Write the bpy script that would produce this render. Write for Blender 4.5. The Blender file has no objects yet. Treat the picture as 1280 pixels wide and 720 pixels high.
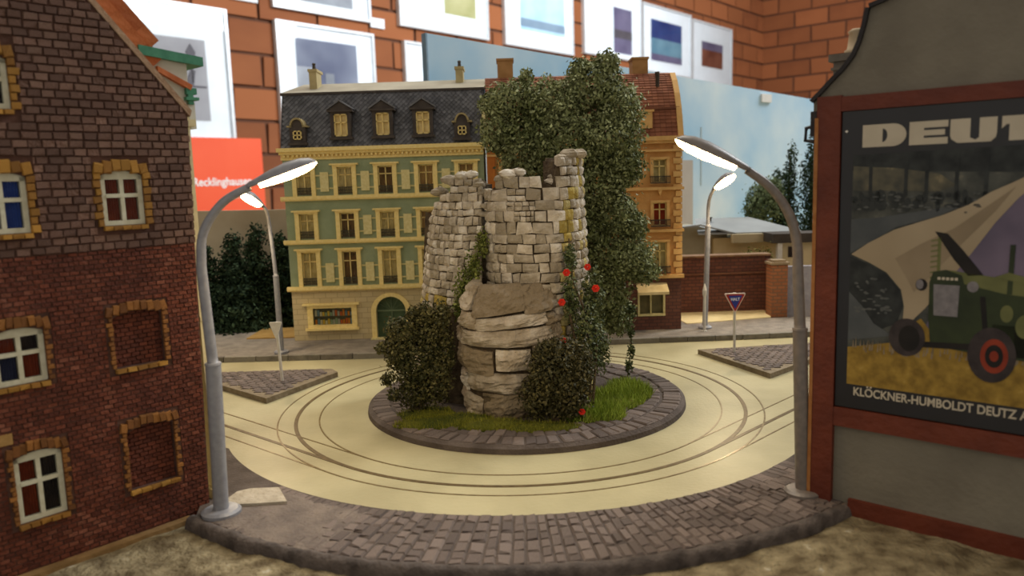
import bpy, math, random
import numpy as np
from mathutils import Vector, Matrix, noise

random.seed(7)
rng = np.random.default_rng(11)
R_ = math.radians
sc = bpy.context.scene
col = sc.collection

# ------------------------------------------------------------------ camera
cd = bpy.data.cameras.new('camera')
cam = bpy.data.objects.new('camera', cd)
col.objects.link(cam)
cd.sensor_width = 36.0
cd.lens = 27.0
TILT, ROLL = R_(7.9), R_(1.8)
cam.matrix_world = Matrix.Translation((0, 0, 1)) @ Matrix.Rotation(R_(90) - TILT, 4, 'X') @ Matrix.Rotation(-ROLL, 4, 'Z')
cd.clip_start, cd.clip_end = 0.05, 300
cd.dof.use_dof = True
cd.dof.focus_distance = 3.3
cd.dof.aperture_fstop = 2.0
sc.camera = cam

# ------------------------------------------------------------------ world, big lights, exposure
w = bpy.data.worlds.new('hall_ambient')
sc.world = w
w.use_nodes = True
w.node_tree.nodes['Background'].inputs[0].default_value = (1.0, 0.92, 0.80, 1)
w.node_tree.nodes['Background'].inputs[1].default_value = 0.54


def area_light(name, loc, aim, size, sizey, energy, color):
    ld = bpy.data.lights.new(name, 'AREA')
    ld.shape, ld.size, ld.size_y, ld.energy, ld.color = 'RECTANGLE', size, sizey, energy, color
    o = bpy.data.objects.new(name, ld)
    o.location = loc
    o.rotation_euler = (Vector(aim) - Vector(loc)).to_track_quat('-Z', 'Y').to_euler()
    col.objects.link(o)
    return o


area_light('hall_window_light', (18, 16, 15), (-4, 34, 6), 16, 8, 9800, (0.90, 0.96, 1.0))
area_light('hall_ceiling_light', (-1, 9, 12), (0, 3.6, 0), 8, 4, 800, (1.0, 0.93, 0.80))

vs = sc.view_settings
vs.view_transform = 'Standard'
vs.look = 'None'
vs.exposure = 0.0
vs.gamma = 1.0
vs.use_curve_mapping = False


# ------------------------------------------------------------------ helpers
def lin(c):
    c = np.array(c, float) / 255.0
    return tuple(np.where(c <= 0.04045, c / 12.92, ((c + 0.055) / 1.055) ** 2.4)) + (1.0,)


MATS = {}


def M(name, c1, c2=None, scale=25.0, rough=0.75, bump=0.0, metal=0.0, rand=0.0, spec=0.3, bscale=None, detail=4.0, c3=None):
    """Procedural material: noise between two colours, optional bump, optional per-piece brightness (rnd attribute + object random)."""
    if name in MATS:
        return MATS[name]
    m = bpy.data.materials.new(name)
    m.use_nodes = True
    nt = m.node_tree
    N, L = nt.nodes, nt.links
    b = N['Principled BSDF']
    b.inputs['Roughness'].default_value = rough
    b.inputs['Metallic'].default_value = metal
    b.inputs['Specular IOR Level'].default_value = spec
    tc = N.new('ShaderNodeTexCoord')
    nz = N.new('ShaderNodeTexNoise')
    nz.inputs['Scale'].default_value = scale
    nz.inputs['Detail'].default_value = detail
    L.new(tc.outputs['Object'], nz.inputs['Vector'])
    rp = N.new('ShaderNodeValToRGB')
    rp.color_ramp.elements[0].position = 0.35
    rp.color_ramp.elements[1].position = 0.65
    rp.color_ramp.elements[0].color = lin(c1)
    rp.color_ramp.elements[1].color = lin(c2 if c2 is not None else c1)
    if c3 is not None:
        e = rp.color_ramp.elements.new(0.8)
        e.color = lin(c3)
    out = rp.outputs['Color']
    if rand > 0:
        at = N.new('ShaderNodeAttribute')
        at.attribute_name = 'rnd'
        oi = N.new('ShaderNodeObjectInfo')
        ad = N.new('ShaderNodeMath')
        ad.operation = 'ADD'
        L.new(at.outputs['Fac'], ad.inputs[0])
        L.new(oi.outputs['Random'], ad.inputs[1])
        fr = N.new('ShaderNodeMath')
        fr.operation = 'FRACT'
        L.new(ad.outputs[0], fr.inputs[0])
        # the piece picks its own place in the colour range as well as its own brightness
        mix = N.new('ShaderNodeMath')
        mix.operation = 'MULTIPLY_ADD'
        mix.inputs[1].default_value = 0.5
        L.new(fr.outputs[0], mix.inputs[0])
        sub = N.new('ShaderNodeMath')
        sub.operation = 'SUBTRACT'
        sub.inputs[1].default_value = 0.25
        L.new(nz.outputs['Fac'], sub.inputs[0])
        L.new(sub.outputs[0], mix.inputs[2])
        L.new(mix.outputs[0], rp.inputs['Fac'])
        mr = N.new('ShaderNodeMapRange')
        mr.inputs['To Min'].default_value = 1 - rand
        mr.inputs['To Max'].default_value = 1 + rand
        m2 = N.new('ShaderNodeMath')
        m2.operation = 'MULTIPLY'
        m2.inputs[1].default_value = 7.31
        L.new(fr.outputs[0], m2.inputs[0])
        f2 = N.new('ShaderNodeMath')
        f2.operation = 'FRACT'
        L.new(m2.outputs[0], f2.inputs[0])
        L.new(f2.outputs[0], mr.inputs['Value'])
        hs = N.new('ShaderNodeHueSaturation')
        L.new(mr.outputs[0], hs.inputs['Value'])
        L.new(out, hs.inputs['Color'])
        out = hs.outputs['Color']
    else:
        L.new(nz.outputs['Fac'], rp.inputs['Fac'])
    L.new(out, b.inputs['Base Color'])
    if bump > 0:
        n2 = N.new('ShaderNodeTexNoise')
        n2.inputs['Scale'].default_value = bscale or scale * 3
        n2.inputs['Detail'].default_value = 5
        L.new(tc.outputs['Object'], n2.inputs['Vector'])
        bp = N.new('ShaderNodeBump')
        bp.inputs['Strength'].default_value = bump
        bp.inputs['Distance'].default_value = 0.02
        L.new(n2.outputs['Fac'], bp.inputs['Height'])
        L.new(bp.outputs['Normal'], b.inputs['Normal'])
    MATS[name] = m
    return m


def MBrick(name, c1, c2, cm, bw, bh, gap, axes='XZ', rough=0.8, bump=0.4):
    """Brick-textured material for surfaces whose bricks are too small to pick apart."""
    if name in MATS:
        return MATS[name]
    m = bpy.data.materials.new(name)
    m.use_nodes = True
    N, L = m.node_tree.nodes, m.node_tree.links
    b = N['Principled BSDF']
    b.inputs['Roughness'].default_value = rough
    tc = N.new('ShaderNodeTexCoord')
    sx = N.new('ShaderNodeSeparateXYZ')
    L.new(tc.outputs['Object'], sx.inputs[0])
    cx = N.new('ShaderNodeCombineXYZ')
    L.new(sx.outputs[axes[0]], cx.inputs[0])
    L.new(sx.outputs[axes[1]], cx.inputs[1])
    bt = N.new('ShaderNodeTexBrick')
    bt.inputs['Color1'].default_value = lin(c1)
    bt.inputs['Color2'].default_value = lin(c2)
    bt.inputs['Mortar'].default_value = lin(cm)
    bt.inputs['Scale'].default_value = 1.0
    bt.inputs['Mortar Size'].default_value = gap
    bt.inputs['Brick Width'].default_value = bw
    bt.inputs['Row Height'].default_value = bh
    L.new(cx.outputs[0], bt.inputs['Vector'])
    L.new(bt.outputs['Color'], b.inputs['Base Color'])
    bp = N.new('ShaderNodeBump')
    bp.inputs['Strength'].default_value = bump
    bp.inputs['Distance'].default_value = gap
    bp.invert = True
    L.new(bt.outputs['Fac'], bp.inputs['Height'])
    L.new(bp.outputs['Normal'], b.inputs['Normal'])
    MATS[name] = m
    return m


def MEmit(name, c, s):
    m = bpy.data.materials.new(name)
    m.use_nodes = True
    b = m.node_tree.nodes['Principled BSDF']
    b.inputs['Base Color'].default_value = lin(c)
    b.inputs['Emission Color'].default_value = lin(c)
    b.inputs['Emission Strength'].default_value = s
    return m


def MGlass(name, tint=(255, 255, 255), rough=0.03, ior=1.45):
    m = bpy.data.materials.new(name)
    m.use_nodes = True
    N, L = m.node_tree.nodes, m.node_tree.links
    N.remove(N['Principled BSDF'])
    t = N.new('ShaderNodeBsdfTransparent')
    t.inputs[0].default_value = lin(tint)
    g = N.new('ShaderNodeBsdfGlossy')
    g.inputs['Roughness'].default_value = rough
    lw = N.new('ShaderNodeFresnel')
    lw.inputs[0].default_value = ior
    mx = N.new('ShaderNodeMixShader')
    L.new(lw.outputs[0], mx.inputs[0])
    L.new(t.outputs[0], mx.inputs[1])
    L.new(g.outputs[0], mx.inputs[2])
    L.new(mx.outputs[0], N['Material Output'].inputs[0])
    return m


class MB:
    """Mesh builder: collects shapes and links them as ONE mesh object."""

    def __init__(s, off=(0, 0, 0)):
        s.v, s.f, s.mi, s.off = [], [], [], Vector(off)

    def add(s, vs_, fs_, mi=0):
        k = len(s.v)
        s.v.extend(tuple(p) for p in vs_)
        s.f.extend(tuple(k + i for i in f) for f in fs_)
        s.mi.extend([mi] * len(fs_))
        return s

    def box(s, x0, x1, y0, y1, z0, z1, mi=0):
        vs_ = [(x, y, z) for z in (z0, z1) for y in (y0, y1) for x in (x0, x1)]
        return s.add(vs_, [(0, 2, 3, 1), (4, 5, 7, 6), (0, 1, 5, 4), (2, 6, 7, 3), (0, 4, 6, 2), (1, 3, 7, 5)], mi)

    def obox(s, c, size, rz=0, rx=0, ry=0, mi=0):
        mt = Matrix.Rotation(rz, 3, 'Z') @ Matrix.Rotation(ry, 3, 'Y') @ Matrix.Rotation(rx, 3, 'X')
        hx, hy, hz = [q / 2 for q in size]
        vs_ = [Vector(c) + mt @ Vector((x, y, z)) for z in (-hz, hz) for y in (-hy, hy) for x in (-hx, hx)]
        return s.add(vs_, [(0, 2, 3, 1), (4, 5, 7, 6), (0, 1, 5, 4), (2, 6, 7, 3), (0, 4, 6, 2), (1, 3, 7, 5)], mi)

    def prism(s, pts, y0, y1, mi=0):
        """polygon in XZ (seen from -Y, counter-clockwise) extruded along Y"""
        n = len(pts)
        vs_ = [(x, y0, z) for x, z in pts] + [(x, y1, z) for x, z in pts]
        fs_ = [tuple(range(n)), tuple(range(2 * n - 1, n - 1, -1))] + [(i, i + n, (i + 1) % n + n, (i + 1) % n) for i in range(n)]
        return s.add(vs_, fs_, mi)

    def zprism(s, pts, z0, z1, mi=0):
        n = len(pts)
        vs_ = [(x, y, z0) for x, y in pts] + [(x, y, z1) for x, y in pts]
        fs_ = [tuple(range(n - 1, -1, -1)), tuple(range(n, 2 * n))] + [(i, (i + 1) % n, (i + 1) % n + n, i + n) for i in range(n)]
        return s.add(vs_, fs_, mi)

    def tube(s, pts, rad, n=8, mi=0, cap=True):
        pts = [Vector(p) for p in pts]
        if not hasattr(rad, '__len__'):
            rad = [rad] * len(pts)
        k0 = len(s.v)
        up = Vector((0.13, 0.21, 1)).normalized()
        rings = []
        for i, p in enumerate(pts):
            t = (pts[min(i + 1, len(pts) - 1)] - pts[max(i - 1, 0)]).normalized()
            a = t.cross(up)
            if a.length < 0.1:
                a = t.cross(Vector((1, 0, 0)))
            a.normalize()
            b = t.cross(a)
            rings.append([p + (a * math.cos(2 * math.pi * j / n) + b * math.sin(2 * math.pi * j / n)) * rad[i] for j in range(n)])
        vs_ = [q for r in rings for q in r]
        fs_ = []
        for i in range(len(pts) - 1):
            for j in range(n):
                fs_.append((i * n + j, i * n + (j + 1) % n, (i + 1) * n + (j + 1) % n, (i + 1) * n + j))
        if cap:
            fs_.append(tuple(range(n)))
            fs_.append(tuple(range((len(pts) - 1) * n + n - 1, (len(pts) - 1) * n - 1, -1)))
        return s.add(vs_, fs_, mi)

    def lathe(s, prof, c=(0, 0, 0), n=16, mi=0):
        vs_ = [(c[0] + r * math.cos(2 * math.pi * j / n), c[1] + r * math.sin(2 * math.pi * j / n), c[2] + z) for r, z in prof for j in range(n)]
        fs_ = [(i * n + j, i * n + (j + 1) % n, (i + 1) * n + (j + 1) % n, (i + 1) * n + j) for i in range(len(prof) - 1) for j in range(n)]
        fs_.append(tuple(range(n - 1, -1, -1)))
        fs_.append(tuple((len(prof) - 1) * n + j for j in range(n)))
        return s.add(vs_, fs_, mi)

    def mesh(s, name, mats, smooth=False, rnd=False):
        me = bpy.data.meshes.new(name)
        o = s.off
        me.from_pydata([(x - o[0], y - o[1], z - o[2]) for x, y, z in s.v], [], s.f)
        for m in (mats if isinstance(mats, (list, tuple)) else [mats]):
            me.materials.append(m)
        if any(s.mi):
            me.polygons.foreach_set('material_index', s.mi)
        if smooth:
            me.polygons.foreach_set('use_smooth', [True] * len(s.f))
        if rnd is not False:
            a = me.attributes.new('rnd', 'FLOAT', 'FACE')
            a.data.foreach_set('value', rnd)
        me.update()
        return me

    def build(s, name, mats, parent=None, smooth=False, rnd=False):
        return link(name, s.mesh(name, mats, smooth, rnd), parent)


def link(name, me, parent=None, loc=None, rot=None, scale=None):
    o = bpy.data.objects.new(name, me)
    col.objects.link(o)
    if parent is not None:
        o.parent = parent
    if loc is not None:
        o.location = loc
    if rot is not None:
        o.rotation_euler = rot
    if scale is not None:
        o.scale = scale
    return o


def tag(o, label=None, cat=None, group=None, kind=None):
    if label:
        o['label'] = label
    if cat:
        o['category'] = cat
    if group:
        o['group'] = group
    if kind:
        o['kind'] = kind
    return o


def thing(name, label, cat, loc=(0, 0, 0), rz=0, group=None):
    o = bpy.data.objects.new(name, None)
    o.empty_display_size = 0.05
    col.objects.link(o)
    o.location = loc
    o.rotation_euler = (0, 0, rz)
    return tag(o, label, cat, group)


def struct(o):
    return tag(o, kind='structure')


def text(name, body, size, mat, parent, loc, rot, offset=0.0, extrude=0.0005, sx=1.0):
    c = bpy.data.curves.new(name, 'FONT')
    c.body, c.size, c.extrude, c.offset = body, size, extrude, offset
    c.materials.append(mat)
    tmp = bpy.data.objects.new('tmp_text', c)
    col.objects.link(tmp)
    bpy.context.view_layer.update()
    me = bpy.data.meshes.new_from_object(tmp.evaluated_get(bpy.context.evaluated_depsgraph_get()))
    me.name = name
    bpy.data.objects.remove(tmp)
    bpy.data.curves.remove(c)
    o = link(name, me, parent, loc, rot)
    o.scale = (sx, 1, 1)
    o['kind'] = 'stuff'
    return o


# brick meshes, unit size, front face towards -Y, shared by every brick object
def brick_meshes(name, mat, n=6, jit=0.09, bev=0.13, seed=1):
    rr = random.Random(seed)
    out = []
    for _ in range(n):
        b = MB()
        J = lambda a: rr.uniform(-a, a)
        back = [(-.5, .5, -.5), (.5, .5, -.5), (.5, .5, .5), (-.5, .5, .5)]
        mid = [(x + J(jit * .5), -.25, z + J(jit * .6)) for x, z in ((-.48, -.47), (.48, -.47), (.48, .47), (-.48, .47))]
        fr = [(x * (1 - bev) + J(jit), -.5 + J(.15), z * (1 - 1.7 * bev) + J(jit)) for x, z in ((-.5, -.5), (.5, -.5), (.5, .5), (-.5, .5))]
        b.add(back + mid + fr, [(0, 1, 5, 4), (1, 2, 6, 5), (2, 3, 7, 6), (3, 0, 4, 7), (4, 5, 9, 8), (5, 6, 10, 9), (6, 7, 11, 10), (7, 4, 8, 11), (8, 9, 10, 11)])
        out.append(b.mesh(name, mat))
    return out


def put_brick(meshes, parent, x, y, z, sx, sy, sz, name='brick', rot=(0, 0, 0)):
    return link(name, random.choice(meshes), parent, (x, y, z), rot, (sx, sy, sz))


def wall_cells(b, x0, x1, z0, z1, holes, y0, y1, mi=0):
    """wall slab between y0 and y1 with rectangular holes, as boxes"""
    xs = sorted({x0, x1, *[h[0] for h in holes], *[h[1] for h in holes]})
    zs = sorted({z0, z1, *[h[2] for h in holes], *[h[3] for h in holes]})
    xs = [x for x in xs if x0 <= x <= x1]
    zs = [z for z in zs if z0 <= z <= z1]
    for za, zb in zip(zs, zs[1:]):
        run = None
        for xa, xb in zip(xs, xs[1:]):
            cx, cz = (xa + xb) / 2, (za + zb) / 2
            solid = not any(h[0] < cx < h[1] and h[2] < cz < h[3] for h in holes)
            if solid:
                run = [xa, xb] if run is None else [run[0], xb]
            if (not solid or xb == xs[-1]) and run:
                b.box(run[0], run[1], y0, y1, za, zb, mi)
                run = None
    return b


def leaves(name, blobs, count, size, mat, parent, off=(0, 0, 0), shell=0.55, flat=0.6, seed=3, zmin=None, kind=None):
    """foliage: small bent leaf blades scattered through ellipsoid blobs [(x,y,z,rx,ry,rz)], one part"""
    g = np.random.default_rng(seed)
    vol = np.array([b[3] * b[4] * b[5] for b in blobs]) ** (2 / 3)
    which = g.choice(len(blobs), size=count, p=vol / vol.sum())
    B = np.array(blobs)[which]
    d = g.normal(size=(count, 3))
    d /= np.linalg.norm(d, axis=1)[:, None]
    rad = shell + (1 - shell) * g.random(count) ** 0.7
    lump = 1 + 0.16 * np.sin(d[:, 0] * 9 + which) * np.sin(d[:, 2] * 8 + 2 * which) + 0.10 * np.sin(d[:, 1] * 17 + d[:, 2] * 15)
    rad = np.where(g.random(count) < .14, rad * (1.05 + .22 * g.random(count)), rad)
    p = B[:, :3] + d * (rad * lump)[:, None] * B[:, 3:6]
    if zmin is not None:
        p = p[p[:, 2] > zmin]
    n = len(p)
    nrm = g.normal(size=(n, 3)) * flat + (p - B[:n, :3]) / B[:n, 3:6]
    nrm /= np.linalg.norm(nrm, axis=1)[:, None]
    a = np.cross(nrm, g.normal(size=(n, 3)))
    a /= np.linalg.norm(a, axis=1)[:, None]
    b = np.cross(nrm, a)
    sz = size * (0.6 + 0.8 * g.random(n))[:, None]
    p = p - np.array(off)
    V = np.empty((n, 4, 3))
    V[:, 0] = p - a * sz
    V[:, 1] = p + b * sz * 0.55 - nrm * sz * 0.2
    V[:, 2] = p + a * sz
    V[:, 3] = p - b * sz * 0.55 - nrm * sz * 0.2
    me = bpy.data.meshes.new(name)
    me.vertices.add(n * 4)
    me.vertices.foreach_set('co', V.reshape(-1))
    me.loops.add(n * 4)
    me.loops.foreach_set('vertex_index', np.arange(n * 4, dtype=np.int32))
    me.polygons.add(n)
    me.polygons.foreach_set('loop_start', np.arange(0, n * 4, 4, dtype=np.int32))
    me.polygons.foreach_set('loop_total', np.full(n, 4, dtype=np.int32))
    at = me.attributes.new('rnd', 'FLOAT', 'FACE')
    at.data.foreach_set('value', g.random(n))
    me.materials.append(mat)
    me.update()
    me.validate()
    o = link(name, me, parent)
    o['kind'] = 'stuff'
    return o


# ------------------------------------------------------------------ materials
cream = M('cream_paint', (230, 204, 128), (240, 216, 148), 60, 0.6)
cream_dull = M('cream_panel', (205, 190, 130), (218, 205, 150), 60, 0.6)
white_frame = M('white_window_paint', (205, 202, 180), (190, 186, 160), 60, 0.5)
road_m = M('road_concrete', (164, 154, 118), (184, 174, 136), 3.0, 0.42, 0.08, bscale=60, spec=0.4)
pave_m = M('grey_cobble', (98, 86, 80), (122, 108, 100), 14, 0.75, 0.4, rand=0.14, bscale=90)
pave_base = M('pavement_mortar', (78, 68, 62), (98, 87, 80), 12, 0.9, 0.4, bscale=80)
pave_far = M('grey_pavement', (118, 110, 100), (140, 131, 120), 16, 0.8, 0.3, bscale=80)
plaster_m = M('rough_plaster', (98, 84, 60), (158, 144, 112), 16, 0.9, 1.0, bscale=60, detail=9, c3=(228, 222, 206))
rail_m = M('rail_steel', (120, 102, 72), (150, 132, 98), 40, 0.28, metal=0.35)
groove_m = M('slot_steel', (88, 72, 48), (112, 94, 64), 40, 0.4, metal=0.2)
lamp_grey = M('lamp_grey_paint', (146, 146, 150), (132, 132, 138), 50, 0.4, spec=0.5)
lamp_dark = M('lamp_brown_grey_paint', (124, 114, 106), (108, 100, 94), 50, 0.4, spec=0.5)
white_post = M('white_post_paint', (214, 208, 198), (200, 194, 184), 50, 0.5)
dark_metal = M('dark_iron', (52, 46, 40), (66, 58, 50), 80, 0.5)
stone_m = M('ruin_stone', (158, 146, 126), (200, 188, 170), 16, 0.85, 0.6, rand=0.15, bscale=55, c3=(220, 212, 198))
stone_y = M('ruin_stone_lichen', (168, 146, 70), (184, 168, 110), 16, 0.85, 0.6, rand=0.14, bscale=55)
boulder_m = M('ruin_boulder', (138, 122, 98), (190, 176, 156), 12, 0.85, 0.9, rand=0.08, bscale=34, c3=(212, 202, 186), detail=8)
core_m = M('ruin_mortar', (62, 50, 38), (96, 82, 62), 22, 0.95, 0.6)
leaf_tree = M('tree_leaf', (98, 106, 62), (150, 156, 110), 4, 0.6, rand=0.4, spec=0.25)
leaf_bush = M('bush_leaf', (58, 60, 32), (98, 92, 54), 6, 0.6, rand=0.4, spec=0.25)
leaf_rose = M('rose_leaf', (66, 78, 44), (108, 114, 72), 6, 0.6, rand=0.35, spec=0.25)
leaf_fir = M('fir_needles', (34, 50, 36), (58, 74, 52), 4, 0.8, rand=0.35, spec=0.1)
leaf_far = M('far_tree_leaf', (88, 104, 74), (120, 134, 100), 4, 0.8, rand=0.3, spec=0.1)
moss_m = M('moss', (70, 78, 22), (112, 112, 32), 10, 0.95, 0.7, rand=0.25, bscale=60)
grass_m = M('grass_blade', (118, 138, 48), (160, 176, 76), 8, 0.8, rand=0.3, spec=0.1)
bark_m = M('bark', (74, 60, 44), (98, 82, 62), 30, 0.9, 0.5)

# ------------------------------------------------------------------ the hall: floor and two brick walls
CORNER = (17.18, 53.0, 0.0)
RZ1 = math.atan2(0.7507, 0.6607)
RZ2 = RZ1 - math.pi / 2
hall_floor = M('hall_floor_lino', (120, 112, 104), (136, 128, 118), 0.4, 0.5)
struct(MB().box(-45, 60, -25, 70, -9.2, -9.0).build('floor', hall_floor))
hall_brick = M('hall_brick', (128, 74, 44), (150, 90, 54), 0.5, 0.8, 0.15, rand=0.13, bscale=6)
hall_mortar = M('hall_mortar', (92, 58, 42), (104, 68, 50), 1.0, 0.9)
hall_tex = MBrick('hall_brick_far', (142, 76, 46), (162, 90, 56), (94, 60, 44), 2.15, 1.02, 0.05)
bm_hall = brick_meshes('brick', hall_brick, jit=0.012, bev=0.012, seed=5)


def hall_wall(name, rz, length, sgn, x_a, x_b, z_a, z_b):
    o = MB()
    o.box(min(0, sgn * length), max(0, sgn * length), 0.0, 1.2, -9.0, 17.0)
    wl = o.build(name, hall_tex)
    wl.location = CORNER
    wl.rotation_euler = (0, 0, rz)
    struct(wl)
    bk = MB().box(x_a, x_b, -0.08, 0.0, z_a, z_b).build('mortar_bed', hall_mortar, wl)
    pitch, ch = 2.15, 1.02
    z, r = z_a, 0
    while z + ch <= z_b + 0.01:
        x = x_a + (0.5 if r % 2 else 0.0) * pitch
        if r % 2:
            put_brick(bm_hall, wl, (x_a + x) / 2, -0.09, z + ch / 2, x - x_a - 0.09, 0.14, ch - 0.09)
        while x < x_b - 0.02:
            xe = min(x + pitch, x_b)
            put_brick(bm_hall, wl, (x + xe) / 2, -0.09 + random.uniform(-.01, .01), z + ch / 2, xe - x - 0.09, 0.14, ch - 0.09)
            x = xe
        z += ch
        r += 1
    return wl


wall_back = hall_wall('wall_back', RZ1, 64, -1, -43.0, -0.1, -0.97, 13.31)
wall_right = hall_wall('wall_right', RZ2, 60, 1, 0.1, 15.0, 2.09, 14.33)

# framed photographs on the long wall: local x along the wall (negative = away from the corner), z up
alu = M('frame_silver', (214, 218, 222), (226, 230, 234), 3, 0.35, metal=0.2)
mount = M('mount_white', (236, 240, 244), (242, 246, 250), 2, 0.8)
pic_glass = MGlass('picture_glass')
p_grey = M('print_grey', (150, 148, 152), (172, 170, 174), 0.7, 0.6)
p_ink = M('print_dark_ink', (104, 100, 106), (90, 86, 94), 2, 0.6)
p_storm = M('print_storm', (22, 36, 88), (150, 156, 170), 0.28, 0.6, detail=3, c3=(196, 200, 208))
p_grey2 = M('print_cloud', (130, 134, 142), (180, 184, 192), 0.6, 0.6)
p_meadow = M('print_meadow', (150, 148, 92), (196, 192, 150), 0.5, 0.6)
p_pale = M('print_pale_sky', (160, 200, 224), (206, 226, 238), 0.5, 0.6)
p_shore = M('print_shore', (120, 140, 160), (150, 170, 186), 0.5, 0.6)
p_dusk = M('print_dusk', (96, 90, 120), (130, 124, 150), 0.6, 0.6)
p_white_and_glare = M('white_print_and_glare', (226, 234, 242), (238, 244, 250), 0.6, 0.5)  # white sheet, also the glass glare painted onto two photos
p_deep = M('print_deep_sky', (36, 52, 110), (60, 84, 140), 0.5, 0.6)
p_sea = M('print_sea', (90, 130, 152), (130, 168, 184), 0.5, 0.6)
p_soil = M('print_soil', (110, 60, 46), (150, 96, 76), 0.8, 0.6)


def picture(label, x0, x1, z0, z1, prints, grp='framed photographs on the brick wall'):
    """prints: [(x0,x1,z0,z1,material)] in the frame's own plane, laid one on another"""
    c = Vector(CORNER)
    ux, uy = Vector((math.cos(RZ1), math.sin(RZ1), 0)), Vector((-math.sin(RZ1), math.cos(RZ1), 0))
    cx = (x0 + x1) / 2
    base = c + ux * cx + uy * (-0.17) + Vector((0, 0, z0))
    t = thing('framed_photograph', label, 'picture', base, RZ1, grp)
    hw, h, fw = (x1 - x0) / 2, z1 - z0, 0.09
    f = MB()
    f.box(-hw, -hw + fw, -0.16, 0.02, 0, h).box(hw - fw, hw, -0.16, 0.02, 0, h)
    f.box(-hw + fw, hw - fw, -0.16, 0.02, 0, fw).box(-hw + fw, hw - fw, -0.16, 0.02, h - fw, h)
    f.build('frame', alu, t)
    MB().box(-hw + fw, hw - fw, -0.07, -0.02, fw, h - fw).build('mount', mount, t)
    par = t
    for k, (a, b, d, e, m) in enumerate(prints):
        p = MB().box(a - cx, b - cx, -0.085 - 0.006 * k, -0.07, d - z0, e - z0).build('photo_print' if k == 0 else 'print_or_glare_area', m, t if k == 0 else par)
        if k == 0:
            par = p
    MB().add([(-hw + fw, -0.13, fw), (hw - fw, -0.13, fw), (hw - fw, -0.13, h - fw), (-hw + fw, -0.13, h - fw)], [(0, 1, 2, 3)]).build('glass', pic_glass, t)
    return t, par, (cx, z0)


t, pp, (cx, z0) = picture('large white framed photo of a street lantern against grey sky', -42.0, -38.77, 2.45, 6.3, [(-41.2, -39.5, 3.04, 5.34, p_grey)])
lan = MB()
lan.box(-39.99 - cx, -39.93 - cx, -0.11, -0.085, 4.1 - z0, 4.75 - z0)
lan.prism([(-40.05 - cx, 4.72 - z0), (-39.87 - cx, 4.72 - z0), (-39.82 - cx, 4.98 - z0), (-39.96 - cx, 5.2 - z0), (-40.1 - cx, 4.98 - z0)], -0.11, -0.085)
lan.prism([(-40.3 - cx, 3.85 - z0), (-39.95 - cx, 4.0 - z0), (-39.86 - cx, 4.45 - z0), (-39.98 - cx, 4.5 - z0)], -0.11, -0.085)
lan.box(-40.4 - cx, -39.55 - cx, -0.108, -0.085, 3.98 - z0, 4.03 - z0)
lan.build('printed_lantern', p_ink, pp)
picture('white framed photo of dark blue storm sky above the slate roof', -37.15, -33.25, 2.2, 6.25, [(-36.42, -34.0, 3.3, 5.78, p_storm), (-36.42, -35.8, 3.3, 4.9, p_grey2), (-35.35, -35.0, 3.3, 4.75, p_grey2)])
picture('white framed photo of grey clouds, hung highest over the storm sky photo', -37.17, -33.32, 6.62, 10.4, [(-36.3, -34.05, 6.97, 9.6, p_grey2)])
picture('white framed photo with a yellow green meadow, half white with painted glass glare', -32.02, -27.27, 6.7, 10.0, [(-30.9, -27.95, 7.45, 9.3, p_meadow), (-30.9, -29.7, 7.45, 9.3, p_white_and_glare)])  # white half is a reflection in the glass, painted over the print
picture('small white framed sheet partly hidden behind the sky backdrop end', -31.86, -28.6, 2.9, 6.2, [(-31.2, -29.3, 3.4, 5.4, p_white_and_glare)])
picture('white framed photo of pale blue sky over a grey shoreline', -26.28, -21.5, 6.66, 10.2, [(-25.2, -22.1, 7.42, 9.6, p_pale), (-25.2, -22.1, 7.55, 7.9, p_shore)])
picture('white framed photo, left half whitened by painted glass glare and right half dusky violet', -20.67, -15.6, 6.87, 10.2, [(-19.75, -16.45, 7.18, 9.35, p_dusk), (-19.75, -18.1, 7.18, 9.35, p_white_and_glare), (-18.1, -16.45, 7.9, 8.3, p_ink)])  # left half: bright glass reflection put in as white colour
picture('white framed photo of deep blue sky above pale sea', -15.46, -10.28, 6.5, 9.97, [(-14.55, -11.3, 7.15, 9.25, p_deep), (-14.55, -11.3, 7.5, 8.3, p_sea), (-14.55, -11.3, 7.15, 7.5, p_dusk)])
picture('white framed photo of reddish brown ploughed field, nearest the wall corner', -10.1, -5.08, 6.42, 9.83, [(-8.9, -6.25, 7.34, 8.75, p_soil), (-8.9, -6.25, 8.3, 8.75, p_dusk)])


def on_wall(x, z, out):
    ux, uy = Vector((math.cos(RZ1), math.sin(RZ1), 0)), Vector((-math.sin(RZ1), math.cos(RZ1), 0))
    return Vector(CORNER) + ux * x - uy * out + Vector((0, 0, z))


o = MB().box(-0.31, 0.31, -0.03, 0.03, 0, 0.33).build('caption_card', mount)
o.location, o.rotation_euler = on_wall(-32.98, 6.5, 0.2), (0, 0, RZ1)
tag(o, 'small white caption card beside the grey clouds photo', 'card', 'caption cards on the brick wall')
o = MB().box(-0.45, 0.45, -0.03, 0.03, 0, 0.35).build('caption_card', mount)
o.location, o.rotation_euler = on_wall(-38.1, 6.66, 0.2), (0, 0, RZ1)
tag(o, 'small white caption card above the street lantern photo', 'card', 'caption cards on the brick wall')

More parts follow.
